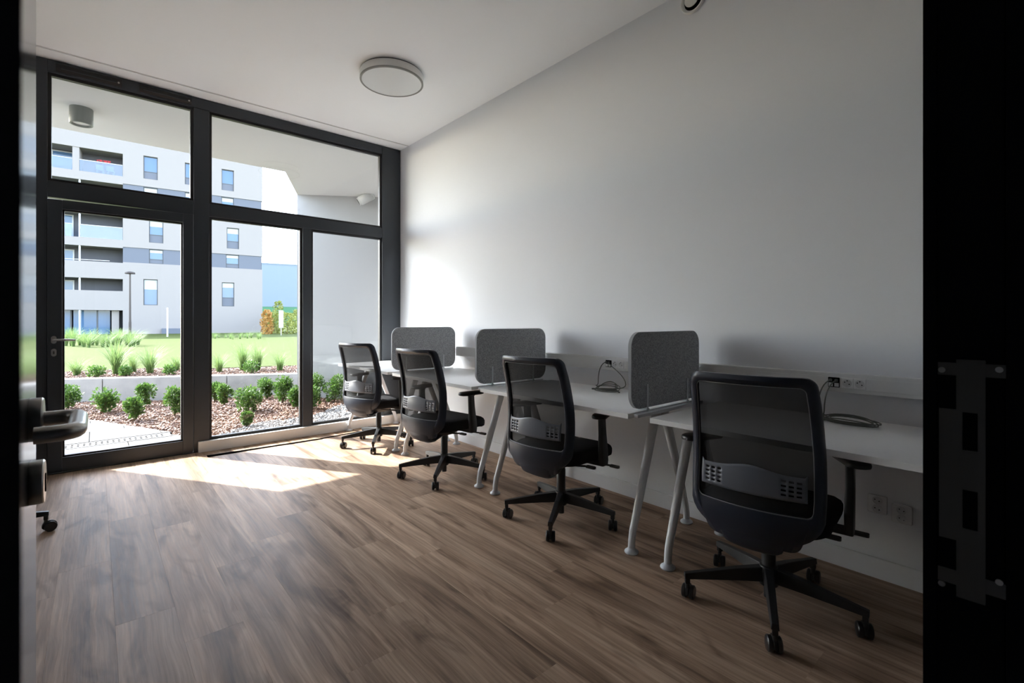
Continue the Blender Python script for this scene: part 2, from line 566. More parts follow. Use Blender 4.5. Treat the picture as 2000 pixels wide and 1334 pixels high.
dl = tag(empty('door_1', (0, 0, 0)), 'black entrance door standing open with a return lever handle', 'door', kind='structure')
FX = -0.0636
MB().box(FX - .06, FX, .125, .955, .008, 2.09).build('leaf', M['leaf'], dl, bevel=.002)
hy = .868; hz = 1.073
def along_x(mb, y, z, x0, x1, r, n=24):
    return mb.lathe([(r * .985, 0), (r, .0008), (r, x1 - x0 - .0015), (r * .95, x1 - x0)],
                    (x0, y, z), n, Matrix.Rotation(R(90), 3, 'Y'))
along_x(MB(), hy, hz, FX, FX + .013, .028).build('rose', M['steel'], dl, smooth=40)
esc = along_x(MB(), hy, .992, FX, FX + .014, .028).build('escutcheon', M['steel'], dl, smooth=40)
MB().prism([(p[0] , p[1]) for p in rrect(.0045, .012, .004, 4)], 0, .001,
           Matrix.Translation((FX + .014, hy, .990)) @ Matrix.Rotation(R(90), 4, 'Y') @ Matrix.Rotation(R(90), 4, 'Z')).build('keyhole', M['hole'], esc)
pth = [(FX + .008, hy, hz)]
for k in range(7):
    a = R(90 * k / 6); pth.append((FX + .029 + .018 * math.sin(a), hy - .018 * (1 - math.cos(a)), hz))
for k in range(7):
    a = R(90 * k / 6); pth.append((FX + .029 + .018 * math.cos(a), hy - .105 - .018 * math.sin(a), hz))
pth.append((FX + .012, hy - .123, hz))
MB().tube(pth, .0095, 14).build('lever', M['steel'], dl, smooth=50)

# ================================================================== GLAZED FRONT
win = tag(empty('window_1', (0, 0, 0)), 'anthracite framed glazed front with door, transom and fixed lights', 'window', kind='structure')
Y0, Y1 = YW, YW + .075
WL, WR = -.385, 2.748
def fbar(name, x0, x1, z0, z1, y0=Y0, y1=Y1, m='frame', par=win, bev=.004):
    return MB().box(x0, x1, y0, y1, z0, z1).build(name, M[m], par, bevel=bev)
fbar('frame_post', WL, -.283, 0, ZC - .004)
fbar('frame_post', 2.515, WR, .0, ZC - .004)
fbar('frame_head', -.283, 2.515, 3.15, ZC - .004)
fbar('mullion', .672, .795, 0, 3.15)
fbar('transom', -.283, .672, 2.172, 2.30)
fbar('transom', .795, 2.515, 2.175, 2.29)
fbar('mullion', 1.625, 1.714, .098, 2.175)
fbar('sill_rail', .795, 2.515, .0, .10, Y0 + .012)
# glazing beads (slightly recessed, darker) and panes
def light(name, x0, x1, z0, z1, bead=.022):
    yb0, yb1 = Y0 + .022, Y1 - .012
    b = MB()
    b.box(x0, x0 + bead, yb0, yb1, z0, z1); b.box(x1 - bead, x1, yb0, yb1, z0, z1)
    b.box(x0 + bead, x1 - bead, yb0, yb1, z0, z0 + bead); b.box(x0 + bead, x1 - bead, yb0, yb1, z1 - bead, z1)
    b.build('glazing_bead', M['gasket'], win)
    MB().box(x0 + bead * .5, x1 - bead * .5, Y0 + .040, Y0 + .048, z0 + bead * .5, z1 - bead * .5).build('pane', M['glass'], win)
light('a', -.283, .672, 2.30, 3.15)
light('b', .795, 2.515, 2.29, 3.15)
light('c', .795, 1.625, .10, 2.175)
light('d', 1.714, 2.515, .10, 2.175)
# trickle vents on the head
for vx0, vx1 in ((-.235, .165), (.28, .655)):
    v = MB()
    pr = [(0, 0), (-.012, .006), (-.022, .020), (-.022, .046), (-.012, .058), (0, .062)]
    v.rings([[(vx0, Y0 + a, 3.167 + b) for a, b in pr], [(vx1, Y0 + a, 3.167 + b) for a, b in pr]])
    vo = v.build('trickle_vent', M['gasket'], win, smooth=35)
    MB().box(vx0 + .03, vx1 - .03, Y0 - .026, Y0 - .021, 3.184, 3.190).build('vent_slider', M['frame'], vo)
    MB().cyl((vx1 - .02, Y0 - .025, 3.19), (vx1 - .02, Y0 - .021, 3.19), .007, n=12).build('screw', M['steel'], vo, smooth=40)

# glazed terrace door (door_2): leaf stands slightly proud, top edge a little low on the lock side
d2 = tag(empty('door_2', (0, 0, 0)), 'anthracite terrace door with one tall glass pane', 'door', kind='structure')
DY0, DY1 = YW - .012, YW + .058
dx0, dx1 = -.283, .672
def prism_y(mb, pts, y0, y1):
    m_ = Matrix(((1, 0, 0, 0), (0, 0, 1, 0), (0, 1, 0, 0), (0, 0, 0, 1)))
    return mb.prism(pts, y0, y1, m_)
lf = MB()
prism_y(lf, [(dx0, .012), (dx0 + .085, .012), (dx0 + .085, 2.157), (dx0, 2.155)], DY0, DY1)
prism_y(lf, [(dx1 - .082, .012), (dx1 - .004, .012), (dx1 - .004, 2.170), (dx1 - .082, 2.169)], DY0, DY1)
lf.build('stile', M['frame'], d2, bevel=.003)
tr_ = MB()
prism_y(tr_, [(dx0 + .085, 2.086), (dx1 - .082, 2.092), (dx1 - .082, 2.169), (dx0 + .085, 2.157)], DY0, DY1)
tr_.build('top_rail', M['frame'], d2, bevel=.003)
prism_y(MB(), [(dx0 + .085, .012), (dx1 - .082, .010), (dx1 - .082, .125), (dx0 + .085, .125)], DY0, DY1).build('bottom_rail', M['frame'], d2, bevel=.003)
gb = MB()
gx0, gx1, gz0, gz1 = dx0 + .085, dx1 - .082, .125, 2.088
for a in ((gx0, gx0 + .012, gz0, gz1), (gx1 - .012, gx1, gz0, gz1), (gx0, gx1, gz0, gz0 + .012), (gx0, gx1, gz1 - .012, gz1)):
    gb.box(a[0], a[1], DY0 + .02, DY1 - .01, a[2], a[3])
gb.build('glazing_bead', M['gasket'], d2)
MB().box(gx0 + .006, gx1 - .006, DY0 + .034, DY0 + .042, gz0 + .006, gz1 - .006).build('pane', M['glass'], d2)
MB().box(dx0, dx1, YW + .005, YW + .075, -.005, .006).build('threshold', M['dullsteel'], d2)
px = dx0 + .037
rs = MB().prism(rrect(.0155, .030, .0155, 8), 0, .010, Matrix.Translation((px, DY0, 1.055)) @ Matrix.Rotation(R(90), 4, 'X')).build('handle_rose', M['steel'], d2, smooth=40)
pth = [(px, DY0 - .004, 1.055), (px, DY0 - .03, 1.055), (px + .004, DY0 - .042, 1.055), (px + .014, DY0 - .048, 1.055), (px + .075, DY0 - .050, 1.054), (px + .125, DY0 - .047, 1.052)]
MB().tube(pth, [.009, .009, .009, .0095, .0085, .007], 12).build('lever', M['steel'], rs, smooth=60)
eo = MB().prism(rrect(.0155, .030, .0155, 8), 0, .009, Matrix.Translation((px, DY0, .955)) @ Matrix.Rotation(R(90), 4, 'X')).build('escutcheon', M['steel'], d2, smooth=40)
MB().prism(rrect(.005, .012, .0049, 6), 0, .001, Matrix.Translation((px, DY0 - .009, .955)) @ Matrix.Rotation(R(90), 4, 'X')).build('lock_cylinder', M['dullsteel'], eo)

# ================================================================== DESKS
YD = [(3.97, 5.135), (2.70, 3.885), (1.395, 2.600), (0.125, 1.272)]    # desk 1 (by the window) ... desk 4
DESK_LABEL = ['white desk closest to the window', 'second white desk from the window, between the two farther grey screens',
              'white desk with a dark coiled cable, between two grey screens',
              'nearest white desk, partly hidden by the black door frame']
FXd, BXd = 1.985, 2.692
def make_leg(front, y):
    s = MB()
    if front:
        p = [(2.335, y, .712), (2.30, y, .64), (2.16, y, .25), (2.125, y, .155), (2.105, y, .105), (2.096, y, .06), (2.094, y, .012)]
    else:
        p = [(2.40, y, .712), (2.43, y, .64), (2.59, y, .25), (2.622, y, .155), (2.643, y, .105), (2.652, y, .06), (2.654, y, .012)]
    s.tube(p, [.026, .0255, .021, .0195, .0185, .018, .018], 14, up=(0, 1, 0))
    return s, p[-1]
for k, (a, b) in enumerate(YD):
    mid = (a + b) / 2
    d = thing('desk', DESK_LABEL[k], 'desk', ((FXd + BXd) / 2, mid, 0), 0, 'white desks in a row along the wall')
    off = Vector((-(FXd + BXd) / 2, -mid, 0))
    def sh(mb):
        mb.v = [tuple(Vector(p) + off) for p in mb.v]; return mb
    top = sh(MB().box(FXd, BXd, a, b, .7155, .740)).build('desktop', M['desk'], d, bevel=.0012)
    bm_ = MB()
    bm_.box(2.33, 2.41, a + .09, b - .09, .680, .7155)
    sh(bm_).build('beam', M['leg'], d, bevel=.003)
    for yy, inset in ((a, .055), (b, -.03)):
        y_ = yy + inset
        sh(MB().box(2.30, 2.44, y_ - .03, y_ + .03, .700, .7155)).build('leg_bracket', M['leg'], d, bevel=.004)
        for fr in (True, False):
            mb, e = make_leg(fr, y_)
            lg = sh(mb).build('leg', M['leg'], d, smooth=50)
            ft = MB().lathe([(.034, 0), (.036, .004), (.035, .009), (.024, .018), (.019, .024)], (e[0], e[1], 0), 24)
            sh(ft).build('foot', M['foot'], lg, smooth=40)

# ---- felt screens clamped between the desks
SCR = [(3.945, 'grey felt desk screen nearest the window', ),
       (2.682, 'middle of the three grey felt desk screens'),
       (1.402, 'nearest grey felt desk screen, in front of the first chair from the door')]
for ys, lab in SCR:
    s = thing('desk_screen', lab, 'screen', (2.352, ys, .7405), 0, 'grey felt desk screens')
    hx, z0, z1 = .340, .016, .402
    hz_ = (z1 - z0) / 2; zc = (z1 + z0) / 2
    mX = Matrix.Translation((0, 0, zc)) @ Matrix.Rotation(R(90), 4, 'X')
    MB().prism(rrect(hx, hz_, .075, 10), -.009, .009, mX).build('panel', M['felt'], s)
    o_, i_ = rrect(hx + .0025, hz_ + .0025, .077, 10), rrect(hx - .001, hz_ - .001, .074, 10)
    rg = []
    for po, pi in zip(o_, i_):
        rg.append([mX @ Vector((po[0], po[1], -.0092)), mX @ Vector((po[0], po[1], .0092)), mX @ Vector((pi[0], pi[1], .0092)), mX @ Vector((pi[0], pi[1], -.0092))])
    MB().rings(rg, closed=True).build('edge_trim', M['feltedge'], s, smooth=40)
    for bx in (-.20, .205):
        br = MB()
        br.box(bx - .006, bx + .006, -.0135, -.0092, -.03, .135)
        br.box(bx - .006, bx + .006, .0092, .0135, 0, .135)
        br.box(bx - .014, bx + .014, -.0135, .040, 0, .008)
        br.build('bracket', M['acryl'], s, bevel=.001)
    MB().box(-.33, .33, -.040, -.014, -.022, -.006).build('rail', M['rail'], s, bevel=.002)

# ================================================================== TASK CHAIRS
def back_x(y, z):
    pts = [(.34, -.250), (.38, -.268), (.42, -.277), (.47, -.277), (.55, -.268), (.63, -.262), (.72, -.266), (.82, -.284), (.92, -.312), (1.02, -.345)]
    for (z0, x0), (z1, x1) in zip(pts, pts[1:]):
        if z <= z1:
            t = max(0, (z - z0) / (z1 - z0)); t = t
            xx = x0 + (x1 - x0) * t
            break
    else:
        xx = pts[-1][1]
    return xx + .050 * (y / .23) ** 2

def half_w(z):
    pts = [(.34, .118), (.37, .140), (.39, .168), (.41, .198), (.435, .222), (.465, .234), (.55, .238), (.70, .236), (.85, .230), (1.0, .222)]
    for (z0, w0), (z1, w1) in zip(pts, pts[1:]):
        if z <= z1:
            t = max(0, (z - z0) / (z1 - z0)); return w0 + (w1 - w0) * t
    return pts[-1][1]

def contour(z0, z1, inset, r, n=7, m=10):
    """rounded outline of the backrest as (y, z) points, counter-clockwise"""
    pts = []
    hw = lambda z: half_w(z) - inset
    # right side up (y negative -> start bottom right)
    zs = [z0 + r + (z1 - z0 - 2 * r) * (i / m) ** 1.7 for i in range(m + 1)]
    for z in zs: pts.append((hw(z), z))
    for k in range(1, n + 1):
        a = R(90 * k / n); pts.append((hw(z1) - r + r * math.cos(a), z1 - r + r * math.sin(a)))
    for k in range(1, 8):
        y = (hw(z1) - r) * (1 - 2 * k / 8); pts.append((y, z1))
    for k in range(0, n + 1):
        a = R(90 + 90 * k / n); pts.append((-(hw(z1) - r) + r * math.cos(a), z1 - r + r * math.sin(a)))
    for z in reversed(zs[:-1]): pts.append((-hw(z), z))
    for k in range(1, n + 1):
        a = R(180 + 90 * k / n); pts.append((-(hw(z0 + r) - r) + r * math.cos(a), z0 + r + r * math.sin(a)))
    for k in range(1, 8):
        y = -(hw(z0 + r) - r) * (1 - 2 * k / 8); pts.append((y, z0))
    for k in range(0, n):
        a = R(270 + 90 * k / n); pts.append(((hw(z0 + r) - r) + r * math.cos(a), z0 + r + r * math.sin(a)))
    return pts

def make_chair():
    c = empty('office_chair')
    # star base
    base = MB().lathe([(.030, .085), (.036, .090), (.038, .150), (.034, .168), (.027, .172)], n=24).build('base_hub', M['plastic'], c, smooth=40)
    for k in range(5):
        a = R(72 * k)
        m_ = Matrix.Rotation(a, 4, 'Z')
        def sec(x, w, z0, z1, wt):
            return [m_ @ Vector(p) for p in ((x, -w, z0), (x, w, z0), (x, wt, z1), (x, -wt, z1))]
        mb = MB().rings([sec(.022, .021, .105, .165, .017), sec(.13, .019, .103, .152, .014), sec(.24, .017, .098, .133, .012), sec(.344, .014, .092, .115, .011)])
        mb.box(.322, .342, -.010, .010, .070, .10, m_)
        mb.build('spoke', M['plastic'], c, bevel=.0025)
        # castor, swung a little
        sw = R((200, -40, 60, 10, -70)[k])
        mc = m_ @ Matrix.Translation((.332, 0, 0)) @ Matrix.Rotation(sw, 4, 'Z')
        w_ = MB()
        for s_ in (-1, 1):
            w_.lathe([(.008, -.010), (.024, -.010), (.0285, -.006), (.0285, .006), (.024, .010), (.010, .011)], (mc @ Vector((-.016, s_ * .0155, .0285))), 20,
                     (mc.to_3x3() @ Matrix.Rotation(R(90), 3, 'X')))
        cs = w_.build('castor', M['wheel'], c, smooth=40)
        hd = MB()
        prof = [(-.016 + .033 * math.cos(R(q)), .0285 + .033 * math.sin(R(q))) for q in range(-10, 171, 20)]
        inn = [(-.016 + .024 * math.cos(R(q)), .0285 + .024 * math.sin(R(q))) for q in range(170, -11, -20)]
        poly = prof + inn
        hd.rings([[mc @ Vector((p[0], -.005, p[1])) for p in poly], [mc @ Vector((p[0], .005, p[1])) for p in poly]], cap=False)
        nP = len(prof)
        for yy in (-.005, .005):
            vs = [mc @ Vector((p[0], yy, p[1])) for p in poly]
            hd.add(vs, [(i, i + 1, len(poly) - 2 - i, len(poly) - 1 - i) for i in range(nP - 1)])
        hd.cyl(mc @ Vector((0, 0, .045)), mc @ Vector((0, 0, .075)), .0085, n=12)
        hd.build('hood', M['plastic'], cs, smooth=40)
    # column
    MB().cyl((0, 0, .035), (0, 0, .095), .019, n=20).build('column_foot', M['plastic'], c, smooth=40)
    MB().lathe([(.027, .165), (.027, .30), (.025, .305), (.025, .345)], n=24).build('gas_column', M['plastic'], c, smooth=40)
    # mechanism and levers
    me_ = MB()
    me_.rings([[(x_, y_, z_) for x_, y_ in rrect(hx, hy_, .03, 4, cx=-.005)] for hx, hy_, z_ in ((.07, .05, .325), (.115, .075, .35), (.14, .10, .380), (.16, .12, .392))])
    me_.build('tilt_mechanism', M['plastic'], c, smooth=35)
    for (x0, x1, y1, zz) in ((.055, .115, -.275, .352), (-.05, -.02, -.20, .362)):
        lv = MB().tube([(x0, -.06, .362), (x0 + .3 * (x1 - x0), -.14, .358), (x1, y1, zz)], .006, 8)
        lv.rings([[Vector((x1 + a, y1 - .028 + b, zz + z_)) for a, b in rrect(.013, .03, .008, 3)] for z_ in (-.006, .006)])
        lv.build('lever', M['plastic'], c, smooth=40)
    # seat
    st = MB()
    rg = []
    for inset, z in ((.06, .385), (.022, .388), (.004, .400), (0, .418), (0, .440), (.008, .455), (.028, .466), (.07, .472), (.14, .474)):
        ring = []
        for x_, y_ in rrect(.240 - inset, .242 - inset, max(.02, .10 - inset), 7, cx=.022):
            f_ = max(0, (x_ - .05) / .21)
            ring.append((x_, y_, z - .030 * f_ * f_ + .006 * (y_ / .24) ** 2))
        rg.append(ring)
    st.rings(rg)
    st.build('seat', M['seat'], c, smooth=60)
    # backrest: frame ring + lower shell
    NZ0, NZ1 = .350, 1.0
    oc = contour(NZ0, NZ1, 0.0, .040, m=16)
    ic = contour(.488, .966, .030, .022, m=16)
    fr = MB(); rings = []
    for (yo, zo), (yi, zi) in zip(oc, ic):
        xo, xi = back_x(yo, zo), back_x(yi, zi)
        ym, zm = (yo + yi) / 2, (zo + zi) / 2
        xm = back_x(ym, zm)
        rings.append([Vector((xo - .006, yo, zo)), Vector((xm - .020, ym, zm)), Vector((xi - .014, yi, zi)),
                      Vector((xi + .016, yi, zi)), Vector((xm + .026, ym, zm)), Vector((xo + .022, yo, zo))])
    fr.rings(rings, closed=True)
    frame = fr.build('back_frame', M['shell'], c, smooth=60)
    # net
    nb = MB(); ny, nz = 16, 24
    vs, fs = [], []
    for j_ in range(nz + 1):
        z = .484 + (.969 - .484) * j_ / nz
        e_ = min(z - .484, .969 - z)
        cut = .022 - math.sqrt(max(0, .022 ** 2 - max(0, .022 - e_) ** 2))
        hw = half_w(z) - .027 - cut
        for i_ in range(ny + 1):
            y = -hw + 2 * hw * i_ / ny
            vs.append((back_x(y, z) + .004, y, z))
    for j_ in range(nz):
        for i_ in range(ny):
            p = j_ * (ny + 1) + i_
            fs.append((p, p + 1, p + ny + 2, p + ny + 1))
    nb.add(vs, fs).build('net', M['net'], c, smooth=60)
    # pale seam round the net
    sm = [(back_x(y, z) - .010, y * .985, z + (.722 - z) * .012) for y, z in ic]
    rgs = []
    for i_, p in enumerate(sm):
        rgs.append(p)
    MB().tube(rgs + [rgs[0]], .0016, 5).build('seam', M['piping'], frame, smooth=60)
    # lumbar band with slots near both ends
    lb = MB(); ny, nz = 46, 11
    idx = {}
    vs, fs = [], []
    for j_ in range(nz + 1):
        for i_ in range(ny + 1):
            u_ = i_ / ny * 2 - 1
            y = .186 * u_
            zlo = .545 + .012 * u_ * u_ * 0
            zhi = .632 + .022 * math.exp(-(u_ / .45) ** 2) + (.012 if abs(u_) > .96 else 0)
            z = zlo + (zhi - zlo) * j_ / nz
            vs.append((back_x(y, z) - .012 - .004 * math.sin(math.pi * j_ / nz), y, z))
    for j_ in range(nz):
        for i_ in range(ny):
            k_ = i_ if i_ < ny / 2 else ny - 1 - i_
            if j_ in (2, 4, 6, 8) and k_ in (2, 3, 5, 6, 8, 9):
                continue
            p = j_ * (ny + 1) + i_
            fs.append((p, p + 1, p + ny + 2, p + ny + 1))
    lo = lb.add(vs, fs).build('lumbar_support', M['lumbar'], c, smooth=60)
    so = lo.modifiers.new('solid', 'SOLIDIFY'); so.thickness = .004
    # J-shaped stem from the shell under the seat
    path = [(-.264, .400, .120, .012), (-.262, .372, .118, .017), (-.246, .342, .106, .020), (-.208, .322, .090, .019), (-.160, .316, .076, .017), (-.10, .330, .066, .016), (-.04, .352, .060, .016)]
    rg = []
    for i_, (x_, z_, hw, th) in enumerate(path):
        a, b = path[max(0, i_ - 1)], path[min(len(path) - 1, i_ + 1)]
        t = Vector((b[0] - a[0], 0, b[1] - a[1])).normalized()
        nrm = Vector((-t.z, 0, t.x))
        ring = []
        for q in range(20):
            an = 2 * math.pi * q / 20
            cy, sy = math.cos(an), math.sin(an)
            yy = hw * math.copysign(abs(cy) ** .6, cy)
            ring.append(Vector((x_, yy, z_)) + nrm * (th * math.copysign(abs(sy) ** .7, sy)) + Vector((.050 * (yy / .23) ** 2, 0, 0)))
        rg.append(ring)
    MB().rings(rg).build('back_stem', M['shell'], c, smooth=60)
    # armrests
    for s_ in (-1, 1):
        yA = s_ * .278
        ar = MB()
        def sec(xc, y_, z, wx, wy):
            return [Vector((xc + p[0], y_ + p[1], z)) for p in rrect(wx, wy, min(wx, wy) * .6, 3)]
        ar.rings([sec(.035, yA, .372, .030, .014), sec(.035, yA, .40, .034, .015), sec(.030, yA, .46, .033, .016), sec(.016, yA + s_ * .004, .56, .026, .015), sec(.010, yA + s_ * .004, .645, .024, .015), sec(.010, yA + s_ * .004, .657, .040, .020)])
        ar.box(.005, .062, min(s_ * .09, yA), max(s_ * .09, yA), .372, .390)
        arm = ar.build('arm_post', M['plastic'], c, smooth=40)
        MB().box(.020, .038, yA + s_ * .014 - .004, yA + s_ * .014 + .008, .545, .560).build('height_button', M['plastic'], arm)
        pd = MB()
        rgp = []
        for ins, z in ((.012, .655), (.002, .658), (0, .666), (.003, .676), (.012, .680)):
            rgp.append([(x_, y_, z) for x_, y_ in rrect(.105 - ins, .042 - ins, .038 - ins, 6)])
        pd.rings(rgp)
        pad = pd.build('arm_pad', M['plastic'], c, smooth=50)
        pad.location = (.012, yA + s_ * .004, 0)
        pad['side'] = s_
    return c

CH = make_chair()
# x, y, yaw of the seat, turn of the base, turn of the right arm pad
CHAIRS = [
    (2.07, 4.33, 18, 20, 2, 'office chair closest to the window, lit by sunshine'),
    (2.04, 3.13, 9, 10, -9, 'second office chair from the window, in front of the farthest grey screen'),
    (2.135, 1.985, 6, -3, 19, 'third office chair from the window, before the desk with the coiled cable'),
    (2.145, .80, 7, -12, 28, 'nearest and largest office chair, with its back to the entrance'),
    (-.545, 3.79, 0, 0, 0, 'office chair on the left, only one castor showing beside the open door'),
]
BASEP = ('base_hub', 'spoke', 'castor', 'column_foot', 'gas_column')
def stem_(n): return n.split('.')[0]
for i_, (x_, y_, yaw, bt, pt, lab) in enumerate(CHAIRS):
    c = CH if i_ == 0 else copy_tree(CH)
    c.location = (x_, y_, 0)
    c.rotation_euler = (0, 0, R(yaw))
    tag(c, 'black mesh-back ' + lab, 'chair', 'black mesh office chairs')
    for ch in c.children:
        if stem_(ch.name) in BASEP:
            ch.rotation_euler = (0, 0, R(bt - yaw))
        if stem_(ch.name) == 'arm_pad':
            ch.rotation_euler = (0, 0, R(-ch['side'] * pt))

# ================================================================== WALL FITTINGS
tk = thing('cable_trunking', 'long white cable trunking along the wall above the desks', 'trunking', (XR, 2.6, .858))
def tkb(name, x0, x1, y0, y1, z0, z1, m, par=tk, bev=.0):
    return MB().box(x0 - XR, x1 - XR, y0 - 2.6, y1 - 2.6, z0 - .858, z1 - .858).build(name, M[m], par, bevel=bev)
tkb('channel', XR - .050, XR - .0005, YN + .001, YW - .002, .858, .948, 'trunk', bev=.003)
tkb('cover', XR - .0525, XR - .050, YN + .001, YW - .002, .876, .930, 'trunk', bev=.001)
def socket_unit(yc, ports=True):
    """data ports + two round socket inserts, from +y to -y"""
    x0 = XR - .0525
    if ports:
        dp = tkb('data_port', x0 - .006, x0, yc + .030, yc + .078, .880, .928, 'hole', bev=.002)
        for yy in (yc + .042, yc + .066):
            MB().box(x0 - .0075 - XR, x0 - .006 - XR, yy - .009 - 2.6, yy + .009 - 2.6, .884 - .858, .902 - .858).build('port_shutter', M['socket'], dp)
            MB().box(x0 - .020 - XR, x0 - .006 - XR, yy - .006 - 2.6, yy + .006 - 2.6, .908 - .858, .920 - .858).build('cable_plug', M['cable'], dp, bevel=.001)
    for yy in (yc, yc - .050):
        sk = tkb('socket', x0 - .004, x0, yy - .0235, yy + .0235, .880, .928, 'socket', bev=.0015)
        mm = Matrix.Translation((x0 - .0046 - XR, yy - 2.6, .904 - .858)) @ Matrix.Rotation(R(90), 4, 'Y')
        MB().lathe([(.019, -.0005), (.0195, .0008)], n=24, m=mm).build('well', M['socketwell'], sk)
        for dy_, dz_ in ((.009, .005), (-.009, -.004), (-.001, .012)):
            mm2 = Matrix.Translation((x0 - .0056 - XR, yy + dy_ - 2.6, .904 + dz_ - .858)) @ Matrix.Rotation(R(90), 4, 'Y')
            MB().lathe([(.0027, -.0004), (.0027, .0004)], n=10, m=mm2).build('pin_hole', M['hole'], sk)
socket_unit(2.005)
socket_unit(.655)
socket_unit(3.30)
# double wall sockets low on the wall
for yc, zc_, lab in ((.548, .345, 'white double wall socket under the nearest desk, left one of two'),
                     (.458, .325, 'white double wall socket under the nearest desk, right one of two')):
    ws_ = thing('wall_socket', lab, 'socket', (XR, yc, zc_ - .04), 0, 'double wall sockets under the nearest desk')
    MB().rings([[(x_, p[0], p[1] + .04) for p in rrect(.037 - i2, .042 - i2, .006, 3)] for x_, i2 in ((-.0005, 0), (-.008, 0), (-.010, .002))]).build('cover_plate', M['socket'], ws_, smooth=35)
    for dz in (.020, -.020):
        w = MB().lathe([(.0195, 0), (.0195, .003), (.0175, .0035), (.0165, .0012)], (-.010, 0, .04 + dz), 24, Matrix.Rotation(R(-90), 3, 'Y')).build('socket_ring', M['socket'], ws_, smooth=40)
        MB().lathe([(.0162, 0), (.0162, .0022)], (-.010, 0, .04 + dz), 24, Matrix.Rotation(R(-90), 3, 'Y')).build('well', M['socketwell'], w)
        for dy_, dz_ in ((.008, .003), (-.008, -.003)):
            MB().lathe([(.0026, 0), (.0026, .0030)], (-.010, dy_, .04 + dz + dz_), 10, Matrix.Rotation(R(-90), 3, 'Y')).build('pin_hole', M['hole'], w)

# coiled data cables: two strands down from the ports into a coil on the desk
def bez(p0, p1, p2, p3, n=14):
    p0, p1, p2, p3 = map(Vector, (p0, p1, p2, p3))
    return [p0 * (1 - t) ** 3 + p1 * 3 * t * (1 - t) ** 2 + p2 * 3 * t * t * (1 - t) + p3 * t ** 3 for t in (i / n for i in range(n + 1))]
def cable_coil(yp, c, rx, ry, ang, lab, loops=5, seed=1, lift=.05, sides=(1, -1)):
    rnd = random.Random(seed)
    t = thing('data_cable', lab, 'cable', (c[0], c[1], .7405), 0, 'coiled data cables on the desks')
    o = Vector((c[0], c[1], .7405))
    ca, sa = math.cos(R(ang)), math.sin(R(ang))
    pts = []
    for k in range(loops * 24 + 1):
        a = 2 * math.pi * k / 24
        lp = k / 24
        r_ = 1 + .16 * math.sin(lp * 2.1 + seed) - .10 * (int(lp) % 2) + .03 * math.sin(3 * a + seed)
        ex, ey = rx * r_ * math.cos(a), ry * r_ * math.sin(a)
        pts.append(Vector((ex * ca - ey * sa, ex * sa + ey * ca, .0035 + .0034 * lp + lift * (0, 1, .55, .8, .2)[int(lp) % 5] * max(0, -math.sin(a)))))
    MB().tube(pts, .0026, 7).build('coil', M['cable'], t, smooth=60)
    px_ = XR - .0525 - .020
    for yy, side, k in ((yp + .066, sides[0], 0), (yp + .042, sides[1], 1)):
        st_ = Vector((px_, yy, .914)) - o
        end = pts[-1] if k == 0 else pts[0]
        mid1 = st_ + Vector((-.035, side * .02, -.01))
        mid2 = Vector(((ry + .02) * .4 + .02, side * (rx + .03), .05)) if True else None
        MB().tube(bez(st_, mid1, mid2 + Vector((0, 0, .06)), mid2, 10)[:-1] + bez(mid2, mid2 + Vector((0, 0, -.05)), end + Vector((.01, side * .05, .02)), end, 10), .0030, 7).build('strand', M['cable'], t, smooth=60)
        MB().tube([Vector((0, side * rx * .95, .006)), Vector((-.012, side * (rx * .95 + .022), .006)), Vector((-.02, side * (rx * .95 + .034), .0058))], [.003, .0052, .0052], 8).build('plug', M['cable'], t, smooth=40)
cable_coil(2.005, (2.535, 1.945), .082, .052, 90, 'dark network cable coiled under its ports beside the middle screen', seed=2)
cable_coil(.655, (2.54, .610), .105, .05, 78, 'dark network cable coiled on the nearest desk', seed=5, lift=.02, sides=(1, .8))

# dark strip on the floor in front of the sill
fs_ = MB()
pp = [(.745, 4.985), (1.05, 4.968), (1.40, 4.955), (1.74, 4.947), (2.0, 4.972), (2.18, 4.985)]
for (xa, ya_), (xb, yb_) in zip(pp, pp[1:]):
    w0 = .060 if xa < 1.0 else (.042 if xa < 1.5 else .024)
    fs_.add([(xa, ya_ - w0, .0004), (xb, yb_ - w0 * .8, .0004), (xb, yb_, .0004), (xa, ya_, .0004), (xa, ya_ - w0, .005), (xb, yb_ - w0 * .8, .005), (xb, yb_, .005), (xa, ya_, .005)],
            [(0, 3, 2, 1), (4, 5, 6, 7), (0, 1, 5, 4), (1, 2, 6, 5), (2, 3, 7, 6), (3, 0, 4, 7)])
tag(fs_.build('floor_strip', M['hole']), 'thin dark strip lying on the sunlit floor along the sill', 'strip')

# ceiling lamp
cl = thing('ceiling_lamp', 'round white flush ceiling lamp with grey rim', 'lamp', (1.845, 3.615, ZC))
MB().lathe([(.245, -.0005), (.245, -.010)], n=64).build('mount_plate', M['gasket'], cl, smooth=40)
MB().lathe([(.252, -.010), (.254, -.014), (.254, -.066), (.250, -.072)], n=64).build('body', M['lampbody'], cl, smooth=40)
MB().rings([[Vector((r_ * math.cos(q), r_ * math.sin(q), z_)) for r_, z_ in ((.254, -.066), (.255, -.076), (.248, -.080), (.240, -.078), (.240, -.066))] for q in (2 * math.pi * k / 64 for k in range(64))], closed=True).build('rim', M['lampring'], cl, smooth=40)
MB().lathe([(.241, -.066), (.240, -.075), (.12, -.0765), (.001, -.077)], n=64).build('diffuser', M['lampdisc'], cl, smooth=60)
